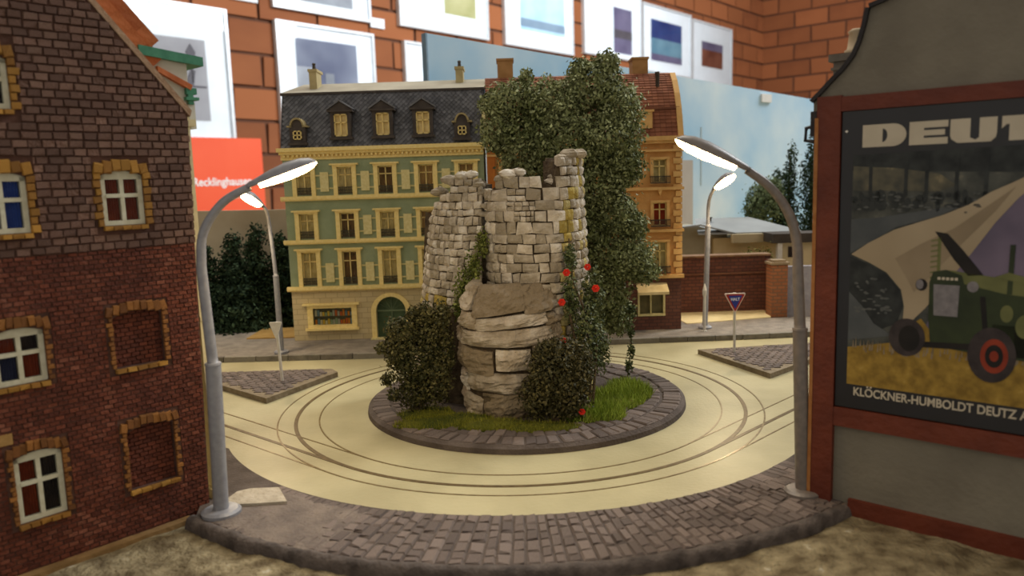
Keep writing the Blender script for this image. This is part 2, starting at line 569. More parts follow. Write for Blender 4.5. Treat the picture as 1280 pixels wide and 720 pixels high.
red_m = M('red_poster', (236, 88, 50), (240, 96, 58), 0.6, 0.5)
ban = thing('red_poster', 'orange red poster with white lettering low on the brick wall', 'poster', on_wall(-39.6, 0.25, 0.42), RZ1)
MB().box(-1.6, 1.58, -0.02, 0.02, 0, 2.3).build('sheet', red_m, ban)
wtxt = M('white_print', (240, 236, 232), (244, 240, 236), 1, 0.6)
text('lettering', 'Recklinghausen', 0.335, wtxt, ban, (-.73, -0.03, 0.90), (R_(90), 0, 0), 0.006, 0.002, 0.92)
sp = MB()
for k in range(7):
    sp.box(.30 + k * .075, .35 + k * .075, -.024, -.02, .50, .50 + (.07 if k % 3 else .10))
tag(sp.build('small_print', M('faint_print', (238, 170, 140), (240, 180, 150), 2, 0.6), ban), kind='stuff')

# ------------------------------------------------------------------ layout base, road, pavements
CX, CY = 0.02, 3.42


def pol(r, deg, cx=CX, cy=CY):
    a = R_(deg)
    return cx + r * math.sin(a), cy - r * math.cos(a)


base_m = M('layout_board', (110, 92, 66), (128, 108, 80), 5, 0.8)
struct(MB().box(-5.5, 6.5, 0.9, 12.0, -0.35, -0.12).build('layout_board', base_m))
MB_r = MB().zprism([pol(1.42, a) for a in np.linspace(-72, 72, 60)] + [(3.4, 3.2), (3.4, 5.2), (-3.4, 5.2), (-3.4, 3.2)], -0.12, 0.0)
struct(MB_r.build('road', road_m))
struct(MB().box(-5.0, 6.0, 5.2, 11.5, -0.12, 0.0).build('back_ground', M('sandy_ground', (168, 146, 96), (186, 166, 118), 8, 0.9, 0.3)))

# rough plaster in front
pl = MB()
nx, ny = 150, 60
X = np.linspace(-2.6, 2.6, nx)
Y = np.linspace(1.0, 2.7, ny)
ph = rng.random(40) * 6.28
kx, ky = rng.normal(size=40) * 22, rng.normal(size=40) * 22
for yy in Y:
    for xx in X:
        hgt = sum(math.sin(kx[i] * xx + ky[i] * yy + ph[i]) for i in range(0, 40, 2)) * 0.0011
        drop = -.05 * min(1, max(0, (1.54 - math.hypot(xx - CX, yy - CY)) / .05))
        pl.v.append((xx, yy, -0.006 + drop + hgt + random.uniform(-.0016, .0016)))
for j in range(ny - 1):
    for i in range(nx - 1):
        a = j * nx + i
        pl.f.append((a, a + 1, a + nx + 1, a + nx))
        pl.mi.append(0)
struct(pl.build('plaster_ground', plaster_m, smooth=True))

# front pavement: slab with bevelled kerb edge and radial rows of cobbles
R_IN, R_OUT = 1.268, 1.60
slab = [pol(R_IN, a) for a in np.linspace(-62, 62, 60)]
slab += [(1.40, 3.02), (1.56, 2.99), (0.93, 2.27)]
slab += [pol(R_OUT - 0.02, a) for a in np.linspace(38, -39, 60)]
slab += [(-1.0, 2.30), (-1.72, 2.96), (-1.5, 3.1)]
front = struct(MB().zprism(slab, -0.1, 0.024).build('front_pavement', pave_base))
kerb_m = M('kerb_dark', (66, 58, 54), (98, 88, 82), 20, 0.8, 0.5, bscale=60)
kb = MB()
NA = 110
angs = np.linspace(-40, 38.5, NA)
prof = [(1.566, 0.0), (1.568, 0.0275), (1.58, 0.0285), (1.592, 0.022), (1.598, 0.006), (1.606, -0.05)]
for a in angs:
    jr, jz = random.uniform(-.003, .003), random.uniform(-.0025, .0025)
    for r, z in prof:
        x, y = pol(r + jr + random.uniform(-.0015, .0015), a)
        kb.v.append((x, y, z + jz))
n = len(prof)
for i in range(NA - 1):
    for j in range(n - 1):
        kb.f.append((i * n + j, i * n + j + 1, (i + 1) * n + j + 1, (i + 1) * n + j))
        kb.mi.append(0)
kb.build('kerb', kerb_m, front, smooth=True)

cob = []
for q in range(8):
    b = MB()
    J = lambda s: random.uniform(-s, s)
    lo = [(-.49, -.49, -.5), (.49, -.49, -.5), (.49, .49, -.5), (-.49, .49, -.5)]
    md = [(-.48 + J(.04), -.48 + J(.04), .2), (.48 + J(.04), -.48 + J(.04), .2), (.48 + J(.04), .48 + J(.04), .2), (-.48 + J(.04), .48 + J(.04), .2)]
    tp = [(-.36 + J(.06), -.4 + J(.05), .5 + J(.12)), (.36 + J(.06), -.4 + J(.05), .5 + J(.12)), (.36 + J(.06), .4 + J(.05), .5 + J(.12)), (-.36 + J(.06), .4 + J(.05), .5 + J(.12))]
    b.add(lo + md + tp, [(0, 1, 5, 4), (1, 2, 6, 5), (2, 3, 7, 6), (3, 0, 4, 7), (4, 5, 9, 8), (5, 6, 10, 9), (6, 7, 11, 10), (7, 4, 8, 11), (8, 9, 10, 11)])
    cob.append(b.mesh('cobble', pave_m))
cells = []
a = -39.0
while a < 44:
    wdt = random.uniform(1.15, 1.75) if -14 < a < 8 else random.uniform(1.0, 1.5)
    r = R_IN + 0.004
    rmax = 1.566 if -39.5 < a < 38 else 1.40
    rows = []
    while r < rmax - 0.02:
        ln = random.uniform(0.035, 0.075)
        if r + ln > rmax - 0.02:
            ln = rmax - r
        cells.append((a + wdt / 2, r + ln / 2, wdt, ln))
        r += ln
    a += wdt
cells.sort(key=lambda c: (c[1] - 1.4) ** 2 * 0 + abs(c[0]) - c[1] * 10)
many = MB()
mr = []
for k, (am, rm, wd, ln) in enumerate(cells):
    x, y = pol(rm, am)
    wu = R_(wd) * rm
    worn = 0.003 if am < -17 else 0.0
    h = 0.0245 + random.uniform(0, 0.0025)
    g = 0.0035 if -15 < am < 10 else 0.0022
    if am < -20:
        h -= .0036
    if k < 300:
        link('cobble', random.choice(cob), front, (x, y, h - 0.006 + worn * .3), (random.uniform(-.03, .03), random.uniform(-.03, .03), R_(am)), (wu - g, ln - g, 0.018))
    else:
        k0 = len(many.f)
        many.obox((x, y, h - 0.006), (wu - g, ln - g, 0.018), R_(am))
        mr += [random.random()] * (len(many.f) - k0)
if many.f:
    o = many.build('cobbles', pave_m, front, rnd=mr)
    o['kind'] = 'stuff'
# worn plaster skim over the left part of the pavement
skim = MB()
skim.zprism([pol(1.30, -38), pol(1.36, -33), pol(1.42, -36), pol(1.47, -38.5), pol(1.5, -39.4), pol(1.40, -41.5), pol(1.36, -41)], 0.02, 0.0365)
skim.build('plaster_patch', M('pale_plaster', (168, 156, 136), (190, 178, 158), 20, 0.9, 0.5), front)

sk = MB()
grid = []
for a in np.linspace(-39, -19, 30):
    fa = min(1.0, (-19 - a) / 5)
    for r in np.linspace(1.285, 1.575, 12):
        x, y = pol(r, a)
        fr_ = min(1.0, (r - 1.285) / .03, (1.575 - r) / .03)
        sk.v.append((x, y, 0.0225 + .0054 * fa * fr_ + random.uniform(-.0005, .0005) + .0008 * noise.noise(Vector((x * 20, y * 20, 0)))))
for i in range(29):
    for j in range(11):
        sk.f.append((i * 12 + j, i * 12 + j + 1, i * 12 + 13 + j, i * 12 + 12 + j))
        sk.mi.append(0)
sk.build('worn_surface', M('pavement_worn', (104, 93, 86), (128, 115, 104), 12, 0.85, 0.4, bscale=90), front, smooth=True)

# island of the roundabout
isl = thing('roundabout_island', 'round cobbled island kerb in the middle of the road', 'island', (CX + 0.03, CY + 0.02, 0))
IX, IY = CX + 0.03, CY + 0.02
b = MB((IX, IY, 0))
b.lathe([(0.72, -0.005), (0.716, 0.02), (0.70, 0.031), (0.3, 0.031)], (IX, IY, 0), 96)
b.build('island_base', pave_base, isl, smooth=False)
isc = []
for ring, (r0, r1, nn) in enumerate(((0.615, 0.70, 92), (0.53, 0.61, 74), (0.45, 0.525, 62))):
    for k in range(nn):
        isc.append((360 * (k + random.uniform(-.15, .15)) / nn + 3 * ring, (r0 + r1) / 2, 360 / nn, r1 - r0))
for am, rm, wd, ln in isc:
    x, y = pol(rm, am, 0, 0)
    link('cobble', random.choice(cob), isl, (x, y, 0.029 + random.uniform(0, .002)), (0, 0, R_(am)), (R_(wd) * rm - 0.003, ln - 0.003, 0.014))

# rails: outer and inner rail thin, middle slot wide, plus branches running off left and right
trk = thing('tram_track', 'flush circular tram track of two rails and a middle slot around the island', 'track', (CX, CY, 0))


def ribbon(b, pts, wd, z0=-0.002, z1=0.0016):
    P = [Vector((x, y, 0)) for x, y in pts]
    k = len(b.v)
    for i, p in enumerate(P):
        t = (P[min(i + 1, len(P) - 1)] - P[max(i - 1, 0)]).normalized()
        nn = Vector((-t.y, t.x, 0)) * wd / 2
        for q, z in ((p + nn, z0), (p + nn, z1), (p - nn, z1), (p - nn, z0)):
            b.v.append((q.x, q.y, z))
    for i in range(len(P) - 1):
        for j in range(3):
            b.f.append((k + i * 4 + j, k + i * 4 + j + 1, k + i * 4 + 4 + j + 1, k + i * 4 + 4 + j))
            b.mi.append(0)


RAILS = ((0.894, 0.006, 'rail', rail_m), (0.992, 0.016, 'slot', groove_m), (1.068, 0.006, 'rail', rail_m))
for r, wd, nm, mt in RAILS:
    b = MB((CX, CY, 0))
    ribbon(b, [pol(r, a) for a in np.linspace(0, 360, 145)], wd)
    b.build(nm, mt, trk)
for sgn, ang in ((-1, 40.0), (1, 44.0)):
    for r, wd, nm, mt in RAILS:
        b = MB((CX, CY, 0))
        a0 = ang if r < 1 else ang
        p0 = Vector((*pol(r, sgn * a0), 0))
        tdir = Vector((sgn * math.cos(R_(a0)), math.sin(R_(a0)), 0))
        pts = []
        cur, hd = p0.copy(), math.atan2(tdir.y, tdir.x)
        for k in range(60):
            pts.append((cur.x, cur.y))
            hd += 0.0
            cur = cur + Vector((math.cos(hd), math.sin(hd), 0)) * 0.03
        ribbon(b, pts, wd, -0.002, 0.0014)
        b.build(nm, mt, trk)

# traffic islands with paved tops
def wedge(label, pts, n):
    c = (sum(p[0] for p in pts) / len(pts), sum(p[1] for p in pts) / len(pts), 0)
    t = thing('traffic_island', label, 'island', c, 0, 'wedge traffic islands')
    MB(c).zprism(pts, -0.01, 0.026).build('kerb', M('island_kerb', (112, 98, 76), (132, 118, 96), 20, 0.8, 0.4), t)
    P = [Vector((*p, 0)) for p in pts]
    cc = Vector(c)
    Q = [cc + (p - cc) * 0.965 for p in P]
    xs0, xs1 = min(q.x for q in Q), max(q.x for q in Q)
    ys0, ys1 = min(q.y for q in Q), max(q.y for q in Q)

    def inside(x, y):
        return all((Q[(i + 1) % len(Q)] - Q[i]).cross(Vector((x, y, 0)) - Q[i]).z > -1e-6 for i in range(len(Q)))
    y, r = ys0, 0
    while y < ys1:
        x = xs0 + (0.02 if r % 2 else 0)
        while x < xs1:
            if all(inside(x + dx, y + dy) for dx in (-.02, .02) for dy in (-.017, .017)):
                link('cobble', random.choice(cob), t, (x - c[0], y - c[1], 0.0255), (0, 0, random.uniform(-.03, .03)), (0.039, 0.033, 0.011))
            x += 0.0425
        y += 0.0365
        r += 1
    return t


wedge('grey wedge traffic island with the back of a sign, beside the brick house', [(-1.17, 3.509), (-0.94, 3.986), (-0.99, 4.063), (-1.75, 4.063), (-1.62, 3.9)], 1)
wedge('grey wedge traffic island carrying the blue and red give way sign', [(1.255, 3.673), (1.62, 4.0), (1.80, 4.35), (1.04, 4.25)], 2)

# pavement along the far buildings, with a kerb
far = struct(MB().zprism([(-2.6, 4.43), (-1.7, 4.42), (-0.75, 4.40), (0.55, 4.575), (1.4, 4.60), (2.9, 4.70), (2.9, 5.15), (1.2, 5.12), (1.1, 5.2), (-2.6, 5.2)], -0.02, 0.028).build('far_pavement', pave_far))
kb = MB()
P = [(-2.6, 4.43), (-1.7, 4.42), (-0.75, 4.40), (0.55, 4.575), (1.4, 4.60), (2.9, 4.70)]
for (xa, ya), (xb, yb) in zip(P, P[1:]):
    nseg = max(1, int(math.hypot(xb - xa, yb - ya) / 0.16))
    for k in range(nseg):
        f0, f1 = k / nseg, (k + 0.97) / nseg
        ax, ay, bx, by = xa + (xb - xa) * f0, ya + (yb - ya) * f0, xa + (xb - xa) * f1, ya + (yb - ya) * f1
        MB().zprism([(ax, ay - 0.012), (bx, by - 0.012), (bx, by + 0.02), (ax, ay + 0.02)], -0.01, 0.031).build('kerbstone', M('kerbstone', (104, 98, 88), (128, 122, 110), 20, 0.8, 0.3, rand=0.1), far)
struct(MB().zprism([(1.15, 5.0), (1.75, 5.14), (1.9, 5.5), (1.1, 5.5)], 0.0, 0.032).build('yard_sand', M('pale_sand', (206, 188, 140), (218, 202, 156), 10, 0.9, 0.3)))

# ------------------------------------------------------------------ left: brick gable house (local x = along gable wall, 0 at the street corner, negative towards the viewer)
HB = (-0.98, 2.319, 0.0)
HRZ = math.atan2(0.749, 0.663)
house = thing('brick_house', 'tall dark red brick gable house with ochre window surrounds beside the road', 'house', HB, HRZ)
hb_dark = M('house_brick_weathered', (98, 72, 60), (120, 90, 76), 9, 0.85, 0.5, rand=0.16, bscale=120, c3=(126, 98, 82))
hb_red = M('house_brick_red', (86, 42, 28), (106, 54, 36), 7, 0.8, 0.4, rand=0.14, bscale=120, c3=(124, 74, 56))
hb_mortar = M('house_mortar', (74, 52, 44), (96, 68, 58), 20, 0.95, 0.3)
hb_infill = M('house_infill_brick', (86, 42, 28), (106, 54, 36), 10, 0.8, 0.4, rand=0.15, bscale=120)
ochre_b = M('ochre_brick', (134, 92, 36), (168, 122, 50), 14, 0.8, 0.4, rand=0.18, bscale=90)
bm_dark = brick_meshes('brick', hb_dark, seed=2)
bm_red = brick_meshes('brick', hb_red, seed=3)
bm_och = brick_meshes('surround_brick', ochre_b, seed=4)
bm_dull = brick_meshes('surround_brick', M('dull_ochre_brick', (112, 70, 32), (146, 96, 44), 14, 0.8, 0.4, rand=0.18, bscale=90), seed=6)
U_END = -0.66
holes = dict(ur=(-.226, -.112, .912, 1.05), ul=(-.525, -.408, .907, 1.05), top=(-.535, -.421, 1.222, 1.345),
             bu=(-.234, -.094, .505, .65), bl=(-.227, -.09, .14, .311), ml=(-.528, -.408, .513, .648), ll=(-.514, -.398, .14, .315))
ARCH = 0.014


def edge_x(z):        # street corner leans a little outward, then the gable slope
    if z < 1.235:
        return 0.04 * z / 1.235
    return 0.04 - (z - 1.235) / 1.154


HL = [(h[0], h[1], h[2], h[3] + ARCH) for h in holes.values()]
b = MB()
wall_cells(b, -1.3, 0.0, -0.035, 1.235, HL, 0.0, 0.022)
b.prism([(0, -0.035), (0.04, 1.235), (0.0, 1.235), (-0.002, -0.035)], 0.0, 0.022)
wall_cells(b, -1.3, -0.30, 1.235, 1.60, HL, 0.0, 0.022)
b.prism([(-0.30, 1.235), (0.04, 1.235), (-0.276, 1.60), (-0.30, 1.60)], 0.0, 0.022)
b.prism([(-1.3, 1.60), (-0.276, 1.60), (-0.62, 1.997), (-0.98, 1.6)], 0.0, 0.022)
for h_ in holes.values():
    xa, xb, zt = h_[0], h_[1], h_[3]
    for sd in (0, 1):
        pts = [(xa + (xb - xa) * i / 12, zt + ARCH * (1 - (i / 6 - 1) ** 2)) for i in range(0, 7)]
        pts = pts + [(xa, zt + ARCH + .0005)]
        if sd:
            pts = [(xa + xb - p, q) for p, q in pts][::-1]
        b.prism(pts, -0.003, 0.022)
b.build('mortar_wall', hb_mortar, house)
MB().prism([(-1.3, -0.035), (0.0, -0.035), (0.04, 1.23), (-0.62, 1.99), (-1.3, 1.23)], 0.022, 0.9).build('house_body', M('house_side_plaster', (196, 182, 140), (206, 192, 152), 10, 0.8), house)

coarse, fine = [], []
z, r = 0.845, 0
while z < 1.66:
    h = 0.0215
    x = 0.05 - 0.0155 * (r % 2)
    while x > U_END:
        wd = random.uniform(0.030, 0.041)
        x1 = x
        x -= wd
        if x1 > edge_x(z + h) + 0.004:
            x1 = edge_x(z + h) + 0.002
            if x1 - x < 0.009:
                continue
        coarse.append((x, x1, z, z + h))
    z += h
    r += 1
z, r = -0.03, 0
while z < 0.84:
    h = 0.0129
    x = 0.04 - 0.0125 * (r % 2)
    while x > U_END:
        x1 = x
        x -= 0.0255
        if x1 > edge_x(z):
            x1 = edge_x(z)
            if x1 - x < 0.006:
                continue
        fine.append((x, x1, z, min(z + h, 0.845)))
    z += h
    r += 1
AVOID = [(h[0] - .019, h[1] + .019, h[2] - .016, h[3] + .042) for h in holes.values()]


def clip(bricks):
    out = []
    for (x0, x1, z0, z1) in bricks:
        pieces = [(x0, x1)]
        for a, b_, c, d in AVOID:
            if z1 - .003 > c and z0 + .003 < d:
                nxt = []
                for p, q in pieces:
                    if q <= a or p >= b_:
                        nxt.append((p, q))
                    else:
                        if p < a - .004:
                            nxt.append((p, a))
                        if q > b_ + .004:
                            nxt.append((b_, q))
                pieces = nxt
        out += [(p, q, z0, z1) for p, q in pieces]
    return out


coarse, fine = clip(coarse), clip(fine)
vis = sorted(coarse, key=lambda c: -(c[1] - c[0]) + (10 if c[0] < -0.50 or c[2] > 1.62 else 0) + random.random() * .012)
rest_c, rcr = MB(), []


def brick_solid(b, x0, x1, z0, z1, g, yf):
    jx = lambda: random.uniform(-.0009, .0009)
    f = random.uniform(-.0012, .0012) + yf
    xa, xb, za, zb = x0 + g, x1 - g, z0 + g, z1 - g
    i = g * 0.9
    vs_ = [(xa, 0.004, za), (xb, 0.004, za), (xb, 0.004, zb), (xa, 0.004, zb)]
    vs_ += [(xa + i + jx(), f, za + i + jx()), (xb - i + jx(), f, za + i + jx()), (xb - i + jx(), f, zb - i + jx()), (xa + i + jx(), f, zb - i + jx())]
    b.add(vs_, [(0, 1, 5, 4), (1, 2, 6, 5), (2, 3, 7, 6), (3, 0, 4, 7), (4, 5, 6, 7)])


for k, (x0, x1, z0, z1) in enumerate(vis):
    if k < 300:
        put_brick(bm_dark, house, (x0 + x1) / 2, 0.0 + random.uniform(-.001, .001), (z0 + z1) / 2, x1 - x0 - .0022, 0.012, z1 - z0 - .0022)
    else:
        n0 = len(rest_c.f)
        brick_solid(rest_c, x0, x1, z0, z1, .0012, -.0055)
        rcr += [random.random()] * 5
tag(rest_c.build('weathered_bricks', hb_dark, house, rnd=rcr), kind='stuff')
fb, fr = MB(), []
for x0, x1, z0, z1 in fine:
    brick_solid(fb, x0, x1, z0, z1, .0009, -.003)
    fr += [random.random()] * 5
tag(fb.build('red_bricks', hb_red, house, rnd=fr), kind='stuff')

# surrounds: jamb bricks, arch bricks, sills
for nm, (x0, x1, z0, z1) in holes.items():
    big = nm in ('ur', 'ul', 'top')
    st = 0.0215 if big else 0.0135
    bmx = bm_och if big else bm_dull
    z = z0 - (0.002 if big else 0)
    k = 0
    while z < z1 + 0.004:
        for sd in (-1, 1):
            wd = (0.016 if big else 0.009) + (0.006 if (k + (sd > 0)) % 2 else 0) + random.uniform(-.002, .004)
            xc = (x0 - wd / 2) if sd < 0 else (x1 + wd / 2)
            put_brick(bmx, house, xc, -0.001, z + st / 2, wd, 0.014, st - .001, 'surround_brick')
        z += st
        k += 1
    nv = 6 if big else 9
    for i in range(nv):
        f = (i + .5) / nv * 2 - 1
        xc = (x0 + x1) / 2 + f * ((x1 - x0) / 2 + .016)
        zc = z1 + ARCH * (1 - f * f) + 0.0155 + random.uniform(-.002, .002)
        put_brick(bmx, house, xc, -0.002, zc, ((x1 - x0) + .032) / nv, 0.016, 0.03 + (random.uniform(0, .008) if big else 0), 'surround_brick', (0, f * -0.22, 0))
    for i in range(5):
        put_brick(bm_och, house, x0 - .004 + (x1 - x0 + .008) * (i + .5) / 5, -0.003, z0 - .008, (x1 - x0 + .008) / 5, 0.02, 0.013, 'sill_brick')

red_cur = M('red_curtain', (116, 44, 22), (140, 58, 28), 40, 0.9)
blue_cur = M('blue_curtain', (32, 62, 140), (44, 80, 160), 40, 0.9)
dark_in = M('dark_interior', (36, 30, 30), (56, 44, 38), 20, 0.9)
navy_cur = M('navy_curtain', (40, 44, 70), (56, 58, 86), 20, 0.9)
win_glass = MGlass('window_glass', (235, 238, 240), ior=1.22)


def house_window(x0, x1, z0, z1, panes):
    """frame with an arched head, a transom at 60 percent and a middle bar; panes = (upper left, upper right, lower left, lower right)"""
    t = 0.013
    cx, zt = (x0 + x1) / 2, z0 + (z1 - z0) * 0.60
    fr_ = MB()
    fr_.box(x0, x0 + t, 0.004, 0.018, z0, z1).box(x1 - t, x1, 0.004, 0.018, z0, z1).box(x0 + t, x1 - t, 0.004, 0.018, z0, z0 + t)
    arch = [(x0, z1 - .006)] + [(x0 + (x1 - x0) * i / 8, z1 + ARCH * (1 - (i / 4 - 1) ** 2)) for i in range(9)][::1] + [(x1, z1 - .006)]
    pts = [(x1, z1 - .010), *[(x0 + (x1 - x0) * i / 8, z1 + ARCH * (1 - (i / 4 - 1) ** 2)) for i in range(8, -1, -1)], (x0, z1 - .010)]
    fr_.prism(pts, 0.004, 0.018)
    o = fr_.build('window_frame', white_frame, house)
    br = MB()
    br.box(cx - t * .42, cx + t * .42, 0.003, 0.015, z0 + t, z1 - .01).box(x0 + t, x1 - t, 0.002, 0.016, zt - t * .42, zt + t * .42)
    br.build('glazing_bar', white_frame, o)
    q = [(x0 + t, cx - t * .42, zt, z1 - .01), (cx + t * .42, x1 - t, zt, z1 - .01), (x0 + t, cx - t * .42, z0 + t, zt), (cx + t * .42, x1 - t, z0 + t, zt)]
    for (a, b_, c, d), m in zip(q, panes):
        MB().add([(a, .0115, c), (b_, .0115, c), (b_, .0115, d), (a, .0115, d)], [(0, 1, 2, 3)]).build('pane', win_glass, o)
        cu = MB()
        for s_ in range(6):
            xa, xb = a + (b_ - a) * s_ / 6, a + (b_ - a) * (s_ + 1) / 6
            cu.add([(xa, .0195, c), ((xa + xb) / 2, .016, c), (xb, .0195, c), (xa, .0195, d), ((xa + xb) / 2, .016, d), (xb, .0195, d)], [(0, 1, 4, 3), (1, 2, 5, 4)])
        cu.build('curtain', m, o)


house_window(*holes['ur'], (red_cur,) * 4)
house_window(*holes['ul'], (blue_cur,) * 4)
house_window(*holes['top'], (dark_in,) * 4)
house_window(*holes['ml'], (red_cur, dark_in, navy_cur, red_cur))
house_window(*holes['ll'], (red_cur, dark_in, red_cur, dark_in))
for nm in ('bu', 'bl'):
    x0, x1, z0, z1 = holes[nm]
    ib, ir = MB(), []
    z, r = z0, 0
    while z < z1 + ARCH - .004:
        x = x0 - .012 * (r % 2)
        while x < x1 - .004:
            xa, xb = max(x, x0), min(x + .0245, x1)
            n0 = len(ib.f)
            brick_solid(ib, xa, xb, z, z + .0125, .0008, -.002)
            x += .0245
        z += .0125
        r += 1
    for i, v in enumerate(ib.v):
        ib.v[i] = (v[0], v[1] + .013, v[2])
    ir = np.repeat(rng.random(len(ib.f) // 5), 5)
    tag(ib.build('blind_window_bricks', hb_infill, house, rnd=ir), kind='stuff')
    MB().box(x0, x1, .016, .0225, z0, z1 + ARCH).build('blind_window_mortar', hb_mortar, house)
MB().box(-.56, -.509, -.006, .002, .362, .391).build('house_plaque', M('plaque_brass', (150, 116, 66), (170, 134, 80), 60, 0.5), house)
MB().box(-0.62, -0.066, -0.034, 0.004, -0.06, 0.006).build('plinth_board', M('plinth_wood', (120, 92, 54), (146, 114, 72), 18, 0.85, 0.3), house)

# roof verge and the street-side dormer that shows past the gable
tile_m = M('orange_roof_tile', (164, 90, 50), (190, 112, 66), 12, 0.8, 0.3, rand=0.14)
ridge_m = M('roof_verge_mortar', (150, 120, 94), (168, 138, 110), 40, 0.8, 0.3)
b = MB()
b.prism([(0.046, 1.222), (0.052, 1.24), (-0.62, 2.015), (-0.62, 1.992)], -0.006, 0.03)
b.build('verge', ridge_m, house)
# roof surface behind the verge, rising above it, laid with tiles
b = MB()
b.prism([(0.06, 1.25), (-0.03, 1.455), (-0.62, 2.105), (-0.62, 2.0)], 0.06, 0.6)
roof = b.build('roof', M('roof_batten', (120, 70, 42), (140, 84, 52), 20, 0.9), house)
sl = Vector((0.62 - 0.02, 0, -(2.07 - 1.43))).normalized()
for row in range(2):
    for k in range(16):
        f0 = k / 16
        px = -0.62 + 0.60 * (k + .5) / 16
        pz = 2.105 - 0.66 * (k + .5) / 16 - 0.016 - 0.054 * row
        o = MB().obox((0, 0, 0), (0.0555, 0.012, 0.042)).build('roof_tile', tile_m, roof)
        o.location, o.rotation_euler = (px + .0, 0.052 - .006 * row, pz), (0.1, math.atan2(0.66, 0.60), 0)
green_p = M('green_paint', (58, 118, 92), (72, 134, 106), 40, 0.5)
dw = M('dormer_wall', (186, 184, 170), (200, 198, 184), 20, 0.8)
dor = link('dormer', MB().box(-0.03, 0.075, 0.05, 0.24, 1.25, 1.40).mesh('dormer', dw), house)
MB().prism([(-0.07, 1.397), (0.122, 1.379), (0.122, 1.406), (-0.07, 1.424)], 0.035, 0.26).build('cornice', green_p, dor)
MB().prism([(-0.02, 1.352), (0.075, 1.305), (0.082, 1.32), (-0.02, 1.368)], 0.034, 0.05).build('tile_strip', tile_m, dor)
bk = MB()
bk.box(0.062, 0.094, 0.036, 0.06, 1.293, 1.312).box(0.066, 0.082, 0.036, 0.06, 1.262, 1.293).box(0.058, 0.098, 0.032, 0.062, 1.275, 1.284)
bk.build('bracket', green_p, dor)
pil = MB().box(0.066, 0.086, 0.04, 0.09, 1.19, 1.27).build('corner_post', dw, dor)
cm = MB()
cm.box(0.03, 0.052, 0.014, 0.06, 0.02, 1.225).box(0.03, 0.07, 0.012, 0.08, 1.195, 1.215).box(0.03, 0.068, 0.012, 0.08, 0.82, 0.84).box(0.03, 0.064, 0.012, 0.08, 0.60, 0.615)
cm.box(0.02, 0.066, 0.012, 0.08, 0.02, 0.055)
cm.build('street_front_trim', M('cream_trim', (206, 192, 146), (218, 204, 160), 40, 0.6), house)

# ------------------------------------------------------------------ right: grey gable with the big poster (local x along the wall from its far corner)
BB = (0.98, 2.156, 0.0)
BRZ = math.atan2(-0.654, 0.756)
bil = thing('poster_gable_building', 'grey gable building with rust brown timber frame carrying the tractor poster', 'building', BB, BRZ)
grey_w = M('grey_gable_render', (112, 106, 94), (128, 122, 108), 5, 0.8, 0.15, bscale=60)
rust = M('rust_brown_timber', (88, 34, 18), (106, 46, 26), 9, 0.55, 0.2, bscale=50, spec=0.4)
trim_b = M('black_roof_trim', (34, 30, 32), (46, 42, 42), 30, 0.5)
curve = [(-0.134, 1.195), (-0.105, 1.222), (-0.08, 1.248), (-0.048, 1.278), (-0.022, 1.312), (-0.008, 1.345), (0.003, 1.385), (0.012, 1.432), (0.05, 1.442), (0.09, 1.465), (0.14, 1.52), (0.2, 1.62), (0.24, 1.75)]
full = [(1.12 - x, z) for x, z in curve]
outline = [(-0.115, -0.02), (1.235, -0.02), *full, *curve[::-1]]
MB().prism(outline, 0.0, 0.9).build('gable_wall', grey_w, bil)
b = MB()
for (xa, za), (xb, zb) in zip(curve, curve[1:]):
    dx, dz = xb - xa, zb - za
    l = math.hypot(dx, dz)
    nx_, nz_ = -dz / l, dx / l
    b.prism([(xa, za), (xb, zb), (xb + nx_ * .011, zb + nz_ * .011), (xa + nx_ * .011, za + nz_ * .011)], -0.014, 0.92)
b.build('roof_edge', trim_b, bil)
MB().box(-0.117, -0.052, -0.02, 0.0, 0.0, 1.208).build('corner_post', rust, bil)
MB().box(-0.122, -0.112, -0.022, 0.02, 0.02, 1.15).build('post_edge_strip', M('post_worn_edge', (150, 96, 48), (170, 116, 66), 30, 0.6), bil)
MB().box(-0.052, 1.2, -0.018, 0.0, 1.164, 1.204).build('header_beam', rust, bil)
MB().box(-0.052, 1.2, -0.018, 0.0, 0.262, 0.318).build('bottom_beam', rust, bil)
MB().box(-0.004, 1.2, -0.016, 0.0, -0.02, 0.044).build('base_rail', rust, bil)
b = MB()
b.tube([(-0.122, -.01, 1.13), (-0.15, -.01, 1.125), (-0.152, -.01, 1.09), (-0.125, -.01, 1.085)], 0.006, 6)
b.box(-0.135, -0.118, -0.02, 0.01, 1.10, 1.17)
b.build('iron_hook', trim_b, bil)
b = MB()
b.lathe([(0.034, 1.345), (0.034, 1.358), (0.027, 1.362), (0.022, 1.405), (0.026, 1.412), (0.015, 1.42)], (-0.088, 0.22, 0), 14)
b.build('chimney_pot', M('chimney_pot_clay', (176, 158, 128), (192, 174, 146), 20, 0.8), bil, smooth=True)
b = MB()
b.box(-0.150, -0.02, 0.16, 0.30, 1.325, 1.346).box(-0.138, -0.02, 0.17, 0.29, 1.15, 1.325).box(-0.144, -0.02, 0.165, 0.295, 1.30, 1.308)
b.build('chimney_base', M('slate_grey', (104, 98, 90), (122, 116, 108), 20, 0.8), bil)

# the poster: printed sheet with black border
BW = M('poster_black', (20, 20, 24), (26, 26, 32), 10, 0.35, spec=0.5)
pos = thing('tractor_poster', 'black bordered poster of a green tractor with large pale block lettering on top', 'poster', Vector(BB) + Matrix.Rotation(BRZ, 3, 'Z') @ Vector((0, -0.001, 0.30)), BRZ)
PW = 0.63
MB().box(-0.048, PW, -0.013, -0.001, 0.022, 0.862).build('border_sheet', BW, pos)
LETTER = M('poster_cream_ink', (186, 176, 156), (194, 184, 164), 20, 0.6)


